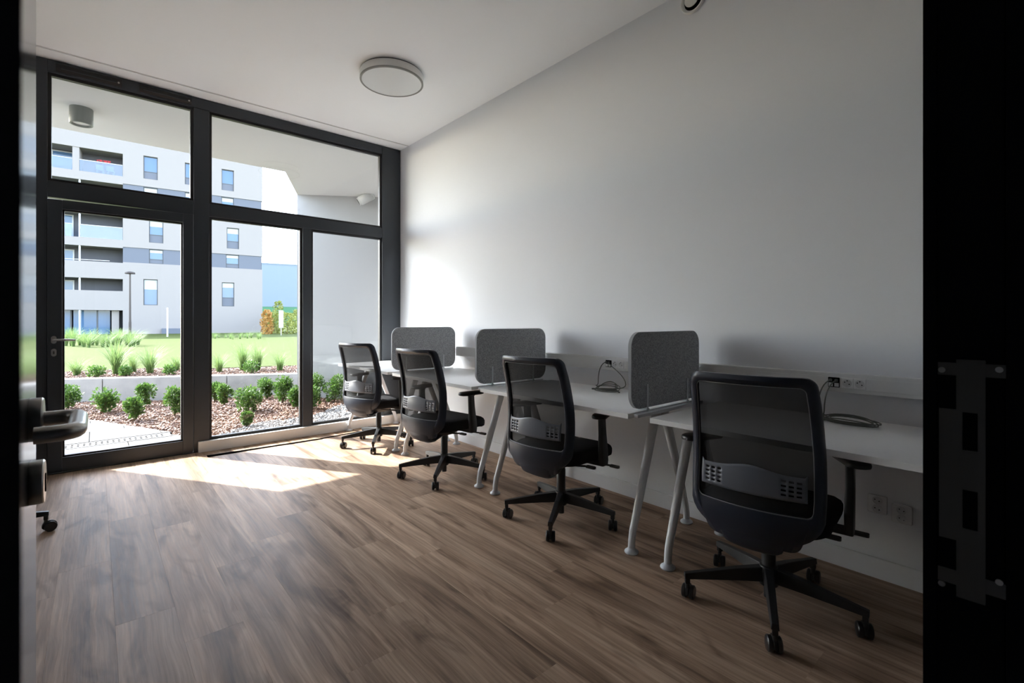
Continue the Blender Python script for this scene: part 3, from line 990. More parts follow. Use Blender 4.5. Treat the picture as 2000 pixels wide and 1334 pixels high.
# air valve high on the wall
av = thing('air_valve', 'round white air valve high on the wall near the ceiling', 'vent', (XR, 1.462, 3.165))
rmY = Matrix.Rotation(R(-90), 3, 'Y')
MB().rings([[rmY @ Vector((r_ * math.cos(q), r_ * math.sin(q), z_)) for r_, z_ in ((.078, .0005), (.080, .006), (.074, .014), (.064, .012), (.056, .001))] for q in (2 * math.pi * k / 48 for k in range(48))], closed=True).build('ring', M['lampbody'], av, smooth=50)
MB().lathe([(.058, .0004), (.058, .0012)], n=40, m=rmY).build('throat', M['hole'], av)
MB().lathe([(.030, .002), (.044, .018), (.045, .021), (.043, .0245), (.001, .026)], n=40, m=rmY).build('disc', M['lampbody'], av, smooth=50)

# ================================================================== LOGGIA AND GROUND OUTSIDE
GZ = -.04
ZS = 3.28
sf = MB().prism([(-7, YW + .13), (9, YW + .13), (9, 4.9 + .13 + .3), (2.49 + .83 * 5.0, 8.2 - .56 * 5.0), (2.49, 8.2), (1.985, 7.06), (-7, 7.09)][0:1]
                + [(6.6, YW + .13), (2.49 + .83 * 4.6, 8.2 - .56 * 4.6), (2.49, 8.2), (1.985, 7.06), (-7, 7.09)], ZS, ZS + .45).build('ceiling_loggia', M['soffit'])
tag(sf, 'pale plaster soffit over the terrace', 'soffit', kind='structure')
# angled loggia wall with a thick end
wd = Vector((.83, -.56)).normalized(); wnm = Vector((wd.y, -wd.x)) * -1   # normal away from the room
wa = Vector((2.49, 8.2)); wb = wa + wd * 5.2
wq = [wa, wb, wb + wnm * .2, wa + wnm * .2]
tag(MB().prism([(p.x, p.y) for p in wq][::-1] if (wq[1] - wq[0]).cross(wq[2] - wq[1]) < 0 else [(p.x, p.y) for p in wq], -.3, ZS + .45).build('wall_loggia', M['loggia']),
    'angled white plaster wall closing the terrace', 'wall', kind='structure')
# pier left of the front and the rest of the facade around it
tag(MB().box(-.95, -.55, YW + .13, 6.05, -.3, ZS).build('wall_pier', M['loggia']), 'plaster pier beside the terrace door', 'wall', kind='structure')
fa = MB()
fa.box(-7, XL - .2, YW, YW + .13, -.3, ZS + .45)
fa.box(XR + .2, 7, YW, YW + .13, -.3, ZS + .45)
fa.box(XL - .2, XR + .2, YW + .0, YW + .13, ZC + .2, ZS + .45)
fa.box(XL - .2, XL, YW + .13 - .13, YW + .13, -.3, ZC + .2)
fa.box(WL - .0, WR + .01, YW + .075, YW + .13, ZC - .004, ZC + .2)
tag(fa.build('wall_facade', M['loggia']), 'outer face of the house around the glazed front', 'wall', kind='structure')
tag(MB().box(-1.3, XR + .2, YN - .09, YW + .13, ZC + .2, ZC + .4).build('roof', M['loggia']), 'flat roof over the room', 'roof', kind='structure')

# paving slabs outside the door
def clip_poly(poly, a, b):
    """keep the part of poly left of the line a->b"""
    out = []
    def sd(p): return (b[0] - a[0]) * (p[1] - a[1]) - (b[1] - a[1]) * (p[0] - a[0])
    for i in range(len(poly)):
        p, q = poly[i], poly[(i + 1) % len(poly)]
        sp_, sq_ = sd(p), sd(q)
        if sp_ >= 0: out.append(p)
        if (sp_ >= 0) != (sq_ >= 0):
            t = sp_ / (sp_ - sq_)
            out.append((p[0] + (q[0] - p[0]) * t, p[1] + (q[1] - p[1]) * t))
    return out
EDGE_A, EDGE_B = (1.12, 5.50), (-.72, 9.45)      # paving / mulch border
pv = MB().prism(clip_poly([(-4.2, YW + .075), (2.6, YW + .075), (2.6, 9.6), (-4.2, 9.6)], EDGE_A, EDGE_B), -.16, GZ - .022).build('floor_terrace', M['joint'])
tag(pv, 'pale concrete paving outside the terrace door', 'paving', kind='structure')
sl = .60
for iy in range(-1, 6):
    for ix in range(-6, 4):
        x0 = -.05 + ix * sl + (iy % 2) * .3; y0 = 6.52 + iy * .6
        g = .003
        poly = [(x0 + g, y0 + g), (x0 + sl - g, y0 + g), (x0 + sl - g, y0 + .6 - g), (x0 + g, y0 + .6 - g)]
        if iy == -1:
            poly = [(x0 + g, 5.27), (x0 + sl - g, 5.27), (x0 + sl - g, 6.30 - g), (x0 + g, 6.30 - g)]
        poly = clip_poly(poly, EDGE_A, EDGE_B)
        if len(poly) < 3 or max(p[1] for p in poly) - min(p[1] for p in poly) < .02 or max(p[0] for p in poly) < -3:
            continue
        MB().prism(poly, GZ - .05, GZ + random.uniform(-.0015, .0015)).build('slab', M['paver'], pv)
# linear drain; flat black pieces paint the shade of slot pairs and edge gap
dr = thing('drain_channel', 'slotted metal drain grate across the terrace paving', 'drain', (-.6, 6.41, GZ))
gr = MB()
XE = .62
x_ = -1.6
gr.box(-1.6 + .6, XE + .6, -.105, -.075, -.03, .002); gr.box(-1.6 + .6, XE + .6, .075, .105, -.03, .002)
gr.build('edge_rail', M['drain'], dr)
MB().box(-1.0, XE + .6, -.075, .075, -.02, .001).build('grate', M['drain'], dr)
gr = MB()
xx = -.98
while xx < XE + .6 - .05:
    gr.box(xx, xx + .017, -.055, -.015, .001, .0016)
    gr.box(xx, xx + .017, .015, .055, .001, .0016)
    xx += .045
tag(gr.build('slot_shade', M['hole'], dr), kind='stuff')
MB().box(-1.0, XE + .6, .100, .122, -.03, .0028).build('edge_gap_shade', M['hole'], dr)

# mulch bed ground, bark chips, gravel strip
mulch = MB()
nx, ny = 26, 26
def bed_z(x, y):
    return -.075 + .02 * math.sin(2.1 * x + 1.3 * y) * math.cos(1.7 * y) + (.05 if y < 6.3 else 0) * 0
vs, fs = [], []
for j_ in range(ny + 1):
    for i_ in range(nx + 1):
        x = -1.6 + 6.4 * i_ / nx; y = 5.28 + 5.6 * j_ / ny
        vs.append((x, y, bed_z(x, y)))
for j_ in range(ny):
    for i_ in range(nx):
        p = j_ * (nx + 1) + i_
        fs.append((p, p + 1, p + nx + 2, p + nx + 1))
tag(mulch.add(vs, fs).build('soil', M['soil'], smooth=80), 'brown soil of the planting bed', 'soil', kind='stuff')
def left_of_edge(x, y):
    return (EDGE_B[0] - EDGE_A[0]) * (y - EDGE_A[1]) - (EDGE_B[1] - EDGE_A[1]) * (x - EDGE_A[0]) > 0
PL_A, PL_B = Vector((-.60, 10.34)), Vector((2.85, 8.52))      # foot of the retaining wall
def behind_wall(x, y):
    return (PL_B.x - PL_A.x) * (y - PL_A.y) - (PL_B.y - PL_A.y) * (x - PL_A.x) > 0
def chips(name, n, ok, zf, m, lo, hi, lab, cat, flat=.35, bounds=(-1.4, 4.2, 5.3, 10.4)):
    mb = MB()
    k = 0
    rnd = random.Random(11)
    while k < n:
        x, y = rnd.uniform(bounds[0], bounds[1]), rnd.uniform(bounds[2], bounds[3])
        if not ok(x, y): k += .25; continue
        k += 1
        L_, W_, H_ = rnd.uniform(lo, hi), rnd.uniform(lo, hi) * .55, rnd.uniform(lo, hi) * flat
        m_ = Matrix.Translation((x, y, zf(x, y) + rnd.uniform(0, .012))) @ Matrix.Rotation(rnd.uniform(0, 6.28), 4, 'Z') @ Matrix.Rotation(rnd.uniform(-.5, .5), 4, 'X') @ Matrix.Rotation(rnd.uniform(-.5, .5), 4, 'Y')
        mb.rings([[m_ @ Vector(p) for p in ((-L_, 0, -H_), (-L_ * .4, -W_, -H_), (L_, -W_ * .3, -H_), (L_ * .6, W_, -H_))],
                  [m_ @ Vector(p) for p in ((-L_ * .8, 0, H_), (-L_ * .3, -W_ * .8, H_), (L_ * .8, -W_ * .2, H_), (L_ * .5, W_ * .8, H_))]])
    return tag(mb.build(name, m), lab, cat, kind='stuff')
GR_A, GR_B = Vector((.95, 6.22)), Vector((3.3, 7.3))
def in_gravel(x, y):
    lim = 6.15 + max(0, (x - .9)) * .42 + .12 * math.sin(5 * x)
    return y < lim and not left_of_edge(x, y) and x > .4
chips('bark_chips', 15000, lambda x, y: not left_of_edge(x, y) and not in_gravel(x, y) and not behind_wall(x, y + .05), bed_z, M['chip'], .012, .030,
      'reddish bark chips covering the lower planting bed', 'mulch')
chips('gravel', 9000, in_gravel, lambda x, y: bed_z(x, y) + .004, M['gravel'], .008, .022, 'pale gravel strip under the fixed windows', 'gravel', .6, (.4, 4.0, 5.3, 7.6))

# retaining wall of cast blocks
rw = empty('retaining_wall', (PL_A.x, PL_A.y, -.2), math.atan2(PL_B.y - PL_A.y, PL_B.x - PL_A.x))
tag(rw, 'low grey concrete retaining wall behind the shrubs', 'wall')
LW = (PL_B - PL_A).length
cuts = [-6.0, -2.6, .80 - .03, 2.55, LW + 1.2]
for a, b in zip(cuts, cuts[1:]):
    MB().box(a + .006, b - .006, 0, .20, 0, .49).build('block', M['concrete'], rw, bevel=.006)

# upper bed, lawn
ld = (PL_B - PL_A).normalized(); lnrm = Vector((-ld.y, ld.x))
if lnrm.y < 0: lnrm = -lnrm
def upper_z(x, y):
    dd = (Vector((x, y)) - PL_A).dot(lnrm)
    t = max(0, min(1, (dd - 2.5) / 36))
    return .27 + .02 * min(1, dd / 2) - .24 * t * t * (3 - 2 * t)
def ground_sheet(name, d0, d1, s0, s1, nd, ns, m, lab, cat, lift=0.0, wav=0.0):
    vs, fs = [], []
    for j_ in range(nd + 1):
        for i_ in range(ns + 1):
            s_ = s0 + (s1 - s0) * i_ / ns
            dd = d0 + (d1 - d0) * (j_ / nd) ** 1.6
            if j_ == 0: dd += wav * math.sin(2.3 * s_) + wav * .6 * math.sin(5.1 * s_)
            p = PL_A + ld * s_ + lnrm * dd
            vs.append((p.x, p.y, upper_z(p.x, p.y) + lift))
    for j_ in range(nd):
        for i_ in range(ns):
            q = j_ * (ns + 1) + i_
            fs.append((q, q + 1, q + ns + 2, q + ns + 1))
    return tag(MB().add(vs, fs).build(name, m, smooth=80), lab, cat, kind='stuff')
ground_sheet('upper_soil', .19, 3.0, -8, 9, 8, 30, M['soil'], 'brown soil behind the retaining wall', 'soil')
ground_sheet('lawn', 1.45, 170, -60, 130, 30, 160, M['lawn'], 'bright green lawn sloping away to the apartment block', 'lawn', .012, .18)
def upper_ok(x, y):
    dd = (Vector((x, y)) - PL_A).dot(lnrm); s_ = (Vector((x, y)) - PL_A).dot(ld)
    return .22 < dd < 1.45 + .18 * math.sin(2.3 * s_)
chips('bark_chips', 6000, upper_ok, lambda x, y: upper_z(x, y) + .004, M['chip'], .012, .03, 'reddish bark chips on the upper bed behind the concrete wall', 'mulch', .35, (-1.6, 4.2, 8.4, 13.2))

# ---- plants
def shrub_mesh(seed, r, h, n):
    rnd = random.Random(seed)
    mb = MB()
    blobs = [(rnd.uniform(-.45, .45) * r, rnd.uniform(-.45, .45) * r, h * rnd.uniform(.45, .80), r * rnd.uniform(.45, .68)) for _ in range(8)]
    blobs += [(rnd.uniform(-.3, .3) * r, rnd.uniform(-.3, .3) * r, h * q, r * w) for q, w in ((.18, .34), (.30, .46), (.38, .52), (.46, .58))]
    for _ in range(n):
        b = rnd.choice(blobs)
        th, ph = rnd.uniform(0, 6.283), math.acos(rnd.uniform(-.75, 1))
        rr = b[3] * rnd.uniform(.65, 1.05)
        dn = Vector((math.sin(ph) * math.cos(th), math.sin(ph) * math.sin(th), math.cos(ph)))
        c = Vector(b[:3]) + dn * rr
        if c.z < .02: continue
        d_ = (dn + Vector((rnd.uniform(-.7, .7), rnd.uniform(-.7, .7), rnd.uniform(-.1, 1.0)))).normalized()
        s_ = d_.cross(Vector((rnd.uniform(-1, 1), rnd.uniform(-1, 1), rnd.uniform(-1, 1)))).normalized()
        L_, W_ = rnd.uniform(.026, .048), rnd.uniform(.007, .013)
        mb.add([c - d_ * L_ * .5, c + s_ * W_, c + d_ * L_ * .6, c - s_ * W_], [(0, 1, 2, 3)])
    return mb
def stems_mesh(seed, r, h, n=6):
    rnd = random.Random(seed); mb = MB()
    for _ in range(n):
        a = rnd.uniform(0, 6.28); q = r * rnd.uniform(.15, .5)
        mb.tube([(0, 0, -.03), (q * .4 * math.cos(a), q * .4 * math.sin(a), h * .3), (q * math.cos(a), q * math.sin(a), h * .7)], [.006, .005, .002], 5)
    return mb
def grass_mesh(seed, h, spread, n, droop=.5):
    rnd = random.Random(seed); mb = MB()
    for _ in range(n):
        a = rnd.uniform(0, 6.283); hh = h * rnd.uniform(.55, 1.0); out = spread * rnd.uniform(.15, 1.0)
        bx, by = rnd.uniform(-.04, .04), rnd.uniform(-.04, .04)
        w = rnd.uniform(.0025, .0045) * max(1, h / .45)
        sx, sy = -math.sin(a) * w, math.cos(a) * w
        vs = []
        for k in range(5):
            t = k / 4
            o_ = out * (t ** 1.8); z = hh * (t - droop * .35 * t ** 3)
            ww = 1 - t * .9
            cx_, cy_ = bx + math.cos(a) * o_, by + math.sin(a) * o_
            vs += [(cx_ - sx * ww, cy_ - sy * ww, z), (cx_ + sx * ww, cy_ + sy * ww, z)]
        mb.add(vs, [(2 * k, 2 * k + 1, 2 * k + 3, 2 * k + 2) for k in range(4)])
    return mb
def shrub(x, y, z, r, h, seed, lab, grp, n=700, m='shrub'):
    o = thing('shrub', lab, 'shrub', (x, y, z), random.Random(seed).uniform(0, 6.28), grp)
    shrub_mesh(seed, r, h, n).build('foliage', M[m], o)
    stems_mesh(seed, r, h).build('stem', M['stem'], o)
    return o
LOWG = 'young shrubs in the lower bed'
for i_, (x, y, r, h, lab) in enumerate([
    (-.30, 9.30, .17, .36, 'small green shrub at the far left of the lower bed, above the lever handle'),
    (.09, 8.62, .17, .33, 'second green shrub from the left in the lower bed'),
    (.38, 7.85, .13, .34, 'green shrub nearest the paving edge'),
    (.565, 8.98, .14, .38, 'green shrub close to the concrete wall, in the middle of the door glass'),
    (.80, 7.82, .15, .44, 'tall green shrub beside the hinge stile of the terrace door'),
    (1.42, 8.80, .12, .32, 'small dark shrub just right of the wide window post'),
    (1.46, 8.25, .12, .36, 'slim shrub in front of the dark one by the wide post'),
    (1.60, 7.42, .20, .34, 'broad bushy shrub in the middle of the centre pane'),
    (1.36, 6.36, .07, .20, 'tiny seedling shrub at the gravel edge'),
    (2.12, 8.50, .15, .38, 'neat upright shrub standing before the end of the concrete wall'),
    (2.14, 7.75, .16, .42, 'dark green shrub next to the slim window mullion'),
    (2.20, 7.30, .14, .32, 'low shrub touching the slim mullion, right of the dark one'),
    (2.32, 6.98, .15, .34, 'shrub at the left edge of the right-hand pane'),
    (2.60, 7.72, .17, .46, 'tallest shrub against the angled white wall'),
    (2.80, 7.40, .19, .40, 'wide shrub against the angled white wall'),
    (3.05, 7.28, .12, .30, 'small shrub behind the first chair, against the angled wall'),
]):
    shrub(x, y, bed_z(x, y), r, h, 100 + i_, lab, LOWG, n=int(600 + 4200 * r))
UPG = 'plants in the upper bed'
def tuft(x, y, h, spread, n, seed, lab, grp=UPG):
    o = thing('grass_tuft', lab, 'grass', (x, y, upper_z(x, y)), 0, grp)
    grass_mesh(seed, h, spread, n).build('blades', M['grass'], o)
    return o
def on_upper(u, dd):
    """bearing u (frame pixel column) and distance behind the wall foot -> x, y"""
    a = math.atan((u - 1000) / 929.0) + R(41.2)
    dx, dy = math.sin(a), math.cos(a)
    t = (dd + PL_A.dot(lnrm)) / (dx * lnrm.x + dy * lnrm.y)
    return dx * t, dy * t
for i_, (u, dd, h, sp_, lab) in enumerate([
    (150, .75, .30, .30, 'short grass tuft at the left end of the upper bed'),
    (227, .70, .62, .34, 'big arching grass tuft above the joint of the concrete wall'),
    (260, 1.0, .34, .16, 'upright small grass clump between two big tufts'),
    (293, .80, .50, .36, 'wide blue-green grass tuft in the right half of the door glass'),
    (345, 1.1, .30, .2, 'little grass tuft by the hinge side of the door glass'),
    (428, .75, .36, .22, 'grass tuft left in the centre pane on the upper bed'),
    (474, .95, .52, .22, 'tall thin grass tuft in the centre pane'),
    (503, .85, .48, .20, 'sparse grass tuft right of the tall thin one'),
    (546, .70, .36, .26, 'grass tuft near the right end of the upper bed'),
]):
    x, y = on_upper(u, dd); tuft(x, y, h * 1.25, sp_ * 1.5, 200, 300 + i_, lab)
for i_, (u, dd, r, h, lab) in enumerate([
    (190, .38, .14, .14, 'flat green ground cover on the upper bed, left'),
    (246, .36, .13, .15, 'low ground cover behind the wall joint'),
    (331, .40, .13, .17, 'low ground cover shrub at the right of the door glass'),
    (492, .38, .15, .20, 'soft low shrub on the upper bed in the centre pane'),
]):
    x, y = on_upper(u, dd); shrub(x, y, upper_z(x, y), r, h, 400 + i_, lab, UPG, n=450)
# tall grasses along the far edge of the lawn
rnd = random.Random(5)
k = 0
for u in list(range(128, 280, 9)):
    x, y = on_upper(u + rnd.uniform(-3, 3), rnd.uniform(11, 13.5))
    o = thing('tall_grass', 'tall wild grass clump in the row at the far side of the lawn', 'grass', (x, y, upper_z(x, y)), 0, 'wild grass row at the far side of the lawn')
    grass_mesh(500 + k, rnd.uniform(.65, 1.0), .65, 110).build('blades', M['grass'], o); k += 1
for u in range(412, 515, 9):
    x, y = on_upper(u + rnd.uniform(-3, 3), rnd.uniform(21, 25))
    o = thing('low_grass', 'low wild grass clump growing before the apartment block, seen in the centre pane', 'grass', (x, y, upper_z(x, y)), 0, 'wild grass before the apartment block')
    grass_mesh(600 + k, rnd.uniform(.4, .7), .6, 60).build('blades', M['grass'], o); k += 1

# ---- soffit lamp and security camera
sl_ = thing('soffit_lamp', 'grey cylindrical lamp hanging from the terrace soffit', 'lamp', (-.105, 6.27, ZS))
MB().lathe([(.088, 0), (.090, -.004), (.090, -.155), (.086, -.160), (.074, -.160), (.070, -.135)], n=40).build('housing', M['lampgrey'], sl_, smooth=40)
MB().lathe([(.071, -.130), (.071, -.140), (.001, -.142)], n=32).build('lens', M['lampbody'], sl_, smooth=50)
# point on the angled wall for a bearing
def on_wall(u, v, off=0.0):
    a = math.atan((u - 1000) / 929.0) + R(41.2)
    dx, dy = math.sin(a), math.cos(a)
    w0 = wa - wnm * off
    t = w0.dot(wnm) / (dx * wnm.x + dy * wnm.y)
    x, y = dx * t, dy * t
    d_ = x * math.sin(R(41.2)) + y * math.cos(R(41.2))
    return Vector((x, y, 1.2 - (v - 627.5) / 929.0 * d_))
cp = on_wall(741, 377)
cc = thing('security_camera', 'white bullet security camera on the angled terrace wall', 'camera', cp)
nrm3 = Vector((-wnm.x, -wnm.y, 0))
arm_e = nrm3 * .13 + Vector((-wd.x, -wd.y, 0)) * .10 + Vector((0, 0, -.03))
MB().lathe([(.045, 0), (.045, .02), (.03, .028)], n=20, m=nrm3.to_track_quat('Z', 'Y').to_matrix()).build('mount', M['cctv'], cc, smooth=40)
MB().tube([nrm3 * .02, nrm3 * .08, arm_e], .022, 10).build('bracket', M['cctv'], cc, smooth=50)
dirc = (Vector((-wd.x, -wd.y, 0)) * .85 + nrm3 * .12 + Vector((0, 0, -.50))).normalized()
q_ = dirc.to_track_quat('Z', 'Y').to_matrix()
b0 = arm_e + dirc * -.03 + Vector((0, 0, -.045))
bd = MB().lathe([(.040, 0), (.066, .008), (.066, .27), (.064, .276)], b0, 20, q_).build('body', M['cctv'], cc, smooth=40)
MB().lathe([(.052, .2761), (.045, .278)], b0, 20, q_).build('lens', M['hole'], bd)
sh_ = MB()
sh_.rings([[b0 + q_ @ Vector((0.074 * math.cos(a), 0.074 * math.sin(a), zz)) for a in (R(t_) for t_ in range(0, 360, 20))] for zz in (.03, .25)], cap=False)
so_ = sh_.build('sun_hood', M['cctv'], cc, smooth=50)
so_.modifiers.new('solid', 'SOLIDIFY').thickness = .003

# ================================================================== APARTMENT BLOCK OPPOSITE
bl = thing('apartment_building', 'white apartment block with dark bands and recessed balconies across the lawn', 'building', (3.945, 53.696, 0), R(-6.3))
def bbox(name, x0, x1, y0, y1, z0, z1, m, par=bl):
    return MB().box(x0, x1, y0, y1, z0, z1).build(name, M[m], par)
def holed(name, x0, x1, z0, z1, holes, y0, y1, m, par=bl):
    xs = sorted({x0, x1, *[v for h_ in holes for v in h_[:2]]}); zs = sorted({z0, z1, *[v for h_ in holes for v in h_[2:]]})
    mb = MB()
    for a, b in zip(xs, xs[1:]):
        for c_, d_ in zip(zs, zs[1:]):
            mx, mz = (a + b) / 2, (c_ + d_) / 2
            if mx < x0 or mx > x1 or mz < z0 or mz > z1: continue
            if any(h_[0] < mx < h_[1] and h_[2] < mz < h_[3] for h_ in holes): continue
            mb.box(a, b, y0, y1, c_, d_)
    return mb.build(name, M[m], par)
SR = 8.78
SB = -2.16
WIN_A = [(-.73, .30, 14.0, 16.05), (2.33, 3.36, 13.98, 16.0), (5.26, 6.29, 13.92, 15.95)]
WIN_C = [(-.33, .71, 8.3, 10.33), (2.70, 3.74, 8.3, 10.33), (5.69, 6.73, 8.3, 10.33)]
WIN_E = [(-.73, .30, 2.65, 4.98), (5.28, 6.32, 2.65, 4.98)]
B_B = (12.05, 13.30); B_D = (6.40, 7.74)
WIN_B = [(-.73, .30, 12.1, 13.25), (2.33, 3.36, 12.1, 13.25), (5.24, 6.29, 12.1, 13.25)]
WIN_D = [(-.33, .71, 6.42, 7.70), (5.62, 6.73, 6.42, 7.70)]
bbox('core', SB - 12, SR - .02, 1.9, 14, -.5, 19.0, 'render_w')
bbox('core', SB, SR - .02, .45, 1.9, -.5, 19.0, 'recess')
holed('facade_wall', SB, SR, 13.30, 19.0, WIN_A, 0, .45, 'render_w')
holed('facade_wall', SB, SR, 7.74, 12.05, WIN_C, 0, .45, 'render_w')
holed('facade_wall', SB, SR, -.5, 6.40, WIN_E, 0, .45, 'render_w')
holed('cladding_band', SB, SR - .1, B_B[0], B_B[1], WIN_B, .07, .45, 'band')
holed('cladding_band', SB, SR - .1, B_D[0], B_D[1], WIN_D, .07, .45, 'band')
def fwindow(w, spand, blind=0.0, tilt=False):
    x0, x1, z0, z1 = w
    f = MB()
    t = .06
    f.box(x0, x0 + t, .16, .24, z0, z1); f.box(x1 - t, x1, .16, .24, z0, z1)
    f.box(x0 + t, x1 - t, .16, .24, z0, z0 + t); f.box(x0 + t, x1 - t, .16, .24, z1 - t, z1)
    zs = z0 + spand * (z1 - z0)
    if spand: f.box(x0 + t, x1 - t, .16, .24, zs - .03, zs + .03)
    fo = f.build('window', M['winframe'], bl)
    MB().box(x0 + t, x1 - t, .20, .22, (zs + .03) if spand else z0 + t, z1 - t).build('pane', M['farglass'], fo)
    if spand:
        MB().box(x0 + t, x1 - t, .18, .22, z0 + t, zs - .03).build('spandrel', M['band'], fo)
    if blind:
        MB().box(x0 + t, x1 - t, .185, .198, z1 - t - blind, z1 - t).build('blind', M['blind'], fo)
    return fo
for w in WIN_A: fwindow(w, .33)
for i_, w in enumerate(WIN_C): fwindow(w, .36, .5 if i_ != 1 else .3)
fwindow(WIN_E[0], 0.0, .85); fwindow(WIN_E[1], .36, .45)
for w in WIN_B: fwindow(w, 0, .35)
for w in WIN_D: fwindow(w, .3, .25)
# balcony stack
BX0 = SB - 12
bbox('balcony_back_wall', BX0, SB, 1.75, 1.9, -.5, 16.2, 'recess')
bbox('fascia', BX0, SB, 0, 1.75, 15.9, 19.0, 'render_w')
bbox('fascia', BX0, SB, 0, 1.75, 13.2, 13.92, 'render_w')
bbox('fascia', BX0, SB, 0, 1.75, 10.5, 10.75, 'render_w'); bbox('fascia', BX0, SB, 0, .2, 10.75, 11.9, 'render_w')
bbox('fascia', BX0, SB, 0, 1.75, 7.62, 8.33, 'render_w')
bbox('fascia', BX0, SB, 0, 1.75, 4.90, 5.2, 'render_w'); bbox('fascia', BX0, SB, 0, .2, 5.2, 6.32, 'render_w')
bbox('fascia', BX0, SB, 0, 1.75, 2.16, 2.5, 'render_w'); bbox('fascia', BX0, SB, 0, .2, 2.5, 3.84, 'render_w')
bbox('column', -5.45, -5.02, .05, 1.75, 13.92, 15.9, 'render_w')
for z0, z1 in ((10.75, 13.2), (8.33, 10.5), (5.2, 7.62), (2.5, 4.9), (0, 2.16)):
    bbox('column', -5.06, -4.94, .06, .18, z0, z1, 'whitepost')
for z0, h_ in ((13.92, .95), (8.33, 1.05)):
    for a, b in ((BX0, -8.6), (-8.58, -5.47), (-5.0, SB - .02)):
        bbox('balcony_glass', a, b, .06, .08, z0, z0 + h_, 'railglass')
        bbox('handrail', a, b, .045, .095, z0 + h_, z0 + h_ + .05, 'whitepost')
bbox('handrail', BX0, SB - .9, .07, .12, 6.42, 6.47, 'whitepost')
for z0, z1, a, b in ((14.0, 15.8, -7.0, -5.6), (5.3, 7.4, -7.2, -5.55), (2.6, 4.75, -7.2, -5.55), (8.45, 10.4, -7.2, -5.6), (10.9, 13.1, -7.2, -5.55)):
    f = MB(); t = .09
    f.box(a, a + t, 1.66, 1.76, z0, z1); f.box(b - t, b, 1.66, 1.76, z0, z1); f.box(a + t, b - t, 1.66, 1.76, z0, z0 + t); f.box(a + t, b - t, 1.66, 1.76, z1 - t, z1)
    fo = f.build('balcony_window', M['whitepost'], bl)
    MB().box(a + t, b - t, 1.70, 1.72, z0 + t, z1 - t).build('pane', M['farglass'], fo)
# ground floor shop front
for a, b in ((BX0, -9.2), (-9.1, -7.3), (-7.2, -5.7), (-5.5, -4.0), (-3.9, -3.1)):
    bbox('shop_pane', a, b, .9, .93, 0, 2.16, 'farglass')
for a in (-9.2, -7.3, -5.7, -4.0): bbox('shop_mullion', a, a + .1, .86, .96, 0, 2.16, 'winframe')
bbox('shop_pier', -2.95, -2.45, .4, .9, 0, 2.16, 'render_w')
bbox('plinth', .6, 3.6, -.30, -.02, -.5, .55, 'band')
# things on the balconies
def garden_chair(x, z, lab):
    c = thing('garden_chair', lab, 'chair', bl.matrix_basis @ Vector((x, .7, z)), R(-6.3 + 15), 'white garden chairs on the top balcony')
    MB().box(-.25, .25, -.25, .25, .38, .44).build('seat', M['whitepost'], c)
    MB().box(-.25, .25, .21, .27, .44, .95).build('backrest', M['whitepost'], c)
    for sx in (-.22, .18):
        for sy in (-.24, .2):
            MB().box(sx, sx + .04, sy, sy + .04, 0, .38).build('leg', M['whitepost'], c)
garden_chair(-3.75, 13.92, 'left white garden chair on the top balcony')
garden_chair(-3.05, 13.92, 'right white garden chair on the top balcony')
fb = thing('flower_box', 'box of red flowers on the top balcony railing', 'flowers', bl.matrix_basis @ Vector((-3.4, .13, 14.78)), R(-6.3))
MB().box(-.55, .45, 0, .16, 0, .14).build('box', M['recess'], fb)
fm = MB(); rnd = random.Random(3)
for _ in range(60):
    fm.lathe([(.01, -.03), (.04, 0), (.01, .03)], (rnd.uniform(-.5, .4), rnd.uniform(.02, .14), rnd.uniform(.16, .34)), 6)
fm.build('blossom', M['red'], fb)

# ---- street furniture, hall, far greenery
def world_at(u, d_):
    l_ = (u - 1000) / 929.0 * d_
    S_, C_ = math.sin(R(41.2)), math.cos(R(41.2))
    return d_ * S_ + l_ * C_, d_ * C_ - l_ * S_
x, y = world_at(254, 36)
lp = thing('lamp_post', 'slim dark lamp post with flat head on the lawn', 'lamp post', (x, y, upper_z(x, y)))
MB().tube([(0, 0, -.2), (0, 0, 1.1)], .085, 10).tube([(0, 0, 1.1), (0, 0, 4.75)], [.07, .05], 10).build('pole', M['post'], lp, smooth=50)
MB().lathe([(.30, 4.72), (.32, 4.76), (.30, 4.84), (.08, 4.90)], n=20).build('head', M['post'], lp, smooth=40)
x, y = world_at(327, 34)
wp = thing('marker_post', 'thin pale post standing before the apartment block', 'post', (x, y, upper_z(x, y)))
MB().tube([(0, 0, -.1), (0, 0, 2.0)], .05, 8).build('pole', M['whitepost'], wp, smooth=50)
MB().lathe([(.06, 2.0), (.06, 2.06), (.01, 2.1)], n=10).build('cap', M['whitepost'], wp)
x, y = world_at(549, 38)
sg = thing('info_stele', 'narrow white sign stele beside the yellow bushes', 'sign', (x, y, upper_z(x, y)), R(-20))
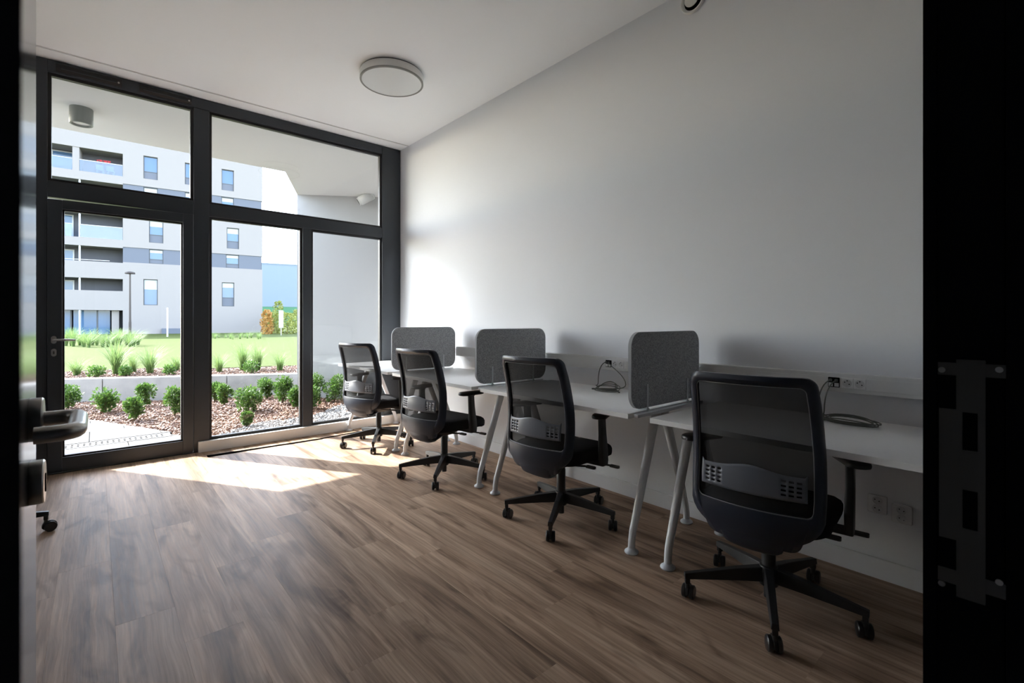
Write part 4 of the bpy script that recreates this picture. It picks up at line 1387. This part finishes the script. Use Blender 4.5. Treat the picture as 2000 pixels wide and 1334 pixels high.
MB().box(-.03, .03, -.03, .03, -.1, .6).build('post', M['whitepost'], sg)
MB().box(-.16, .16, -.05, .05, .6, 2.0).build('panel', M['whitepost'], sg, bevel=.02)
for i_, (u, d_, r, h, m, lab) in enumerate([
    (521, 42, .55, 2.2, 'orangeleaf', 'orange autumn bush at the corner of the apartment block'),
    (535, 44, .8, 2.0, 'yellowleaf', 'yellow-green bush right of the orange one'),
    (543, 47, .6, 3.2, 'yellowleaf', 'taller yellow bush behind the sign stele'),
    (561, 43, .9, 2.0, 'yellowleaf', 'broad yellow-green bush right of the sign stele'),
    (582, 46, .9, 2.3, 'yellowleaf', 'yellow-green bush half hidden by the white terrace wall'),
]):
    x, y = world_at(u, d_)
    o = thing('bush', lab, 'bush', (x, y, upper_z(x, y) - .05), 0, 'bushes at the far end of the lawn')
    rnd = random.Random(700 + i_); mb = MB()
    for _ in range(500):
        th = rnd.uniform(0, 6.28); zz = rnd.uniform(.02, 1); rr = r * math.sqrt(max(0.05, 1 - (2 * zz - .8) ** 2 * .6)) * rnd.uniform(.4, 1)
        c = Vector((rr * math.cos(th), rr * math.sin(th), zz * h))
        d1 = Vector((rnd.uniform(-1, 1), rnd.uniform(-1, 1), rnd.uniform(-.3, 1))).normalized()
        s1 = d1.cross(Vector((rnd.uniform(-1, 1), rnd.uniform(-1, 1), .3))).normalized()
        mb.add([c - d1 * .12, c + s1 * .07, c + d1 * .14, c - s1 * .07], [(0, 1, 2, 3)])
    mb.build('foliage', M[m], o)
    MB().tube([(0, 0, -.1), (0, 0, h * .6)], [.05, .03], 6).build('stem', M['stem'], o)
x, y = world_at(545, 105)
hl = thing('industrial_hall', 'pale blue industrial hall with green lower band in the distance', 'building', (x, y, 0), R(-12))
bbox('upper_wall', -14, 40, 0, 30, 4.4, 13.7, 'hallblue', hl)
bbox('green_band', -14, 40, .05, 30, -.5, 4.4, 'hallgreen', hl)
bbox('roof_edge', -14.1, 40.1, -.1, 30, 13.7, 13.95, 'hallblue', hl)
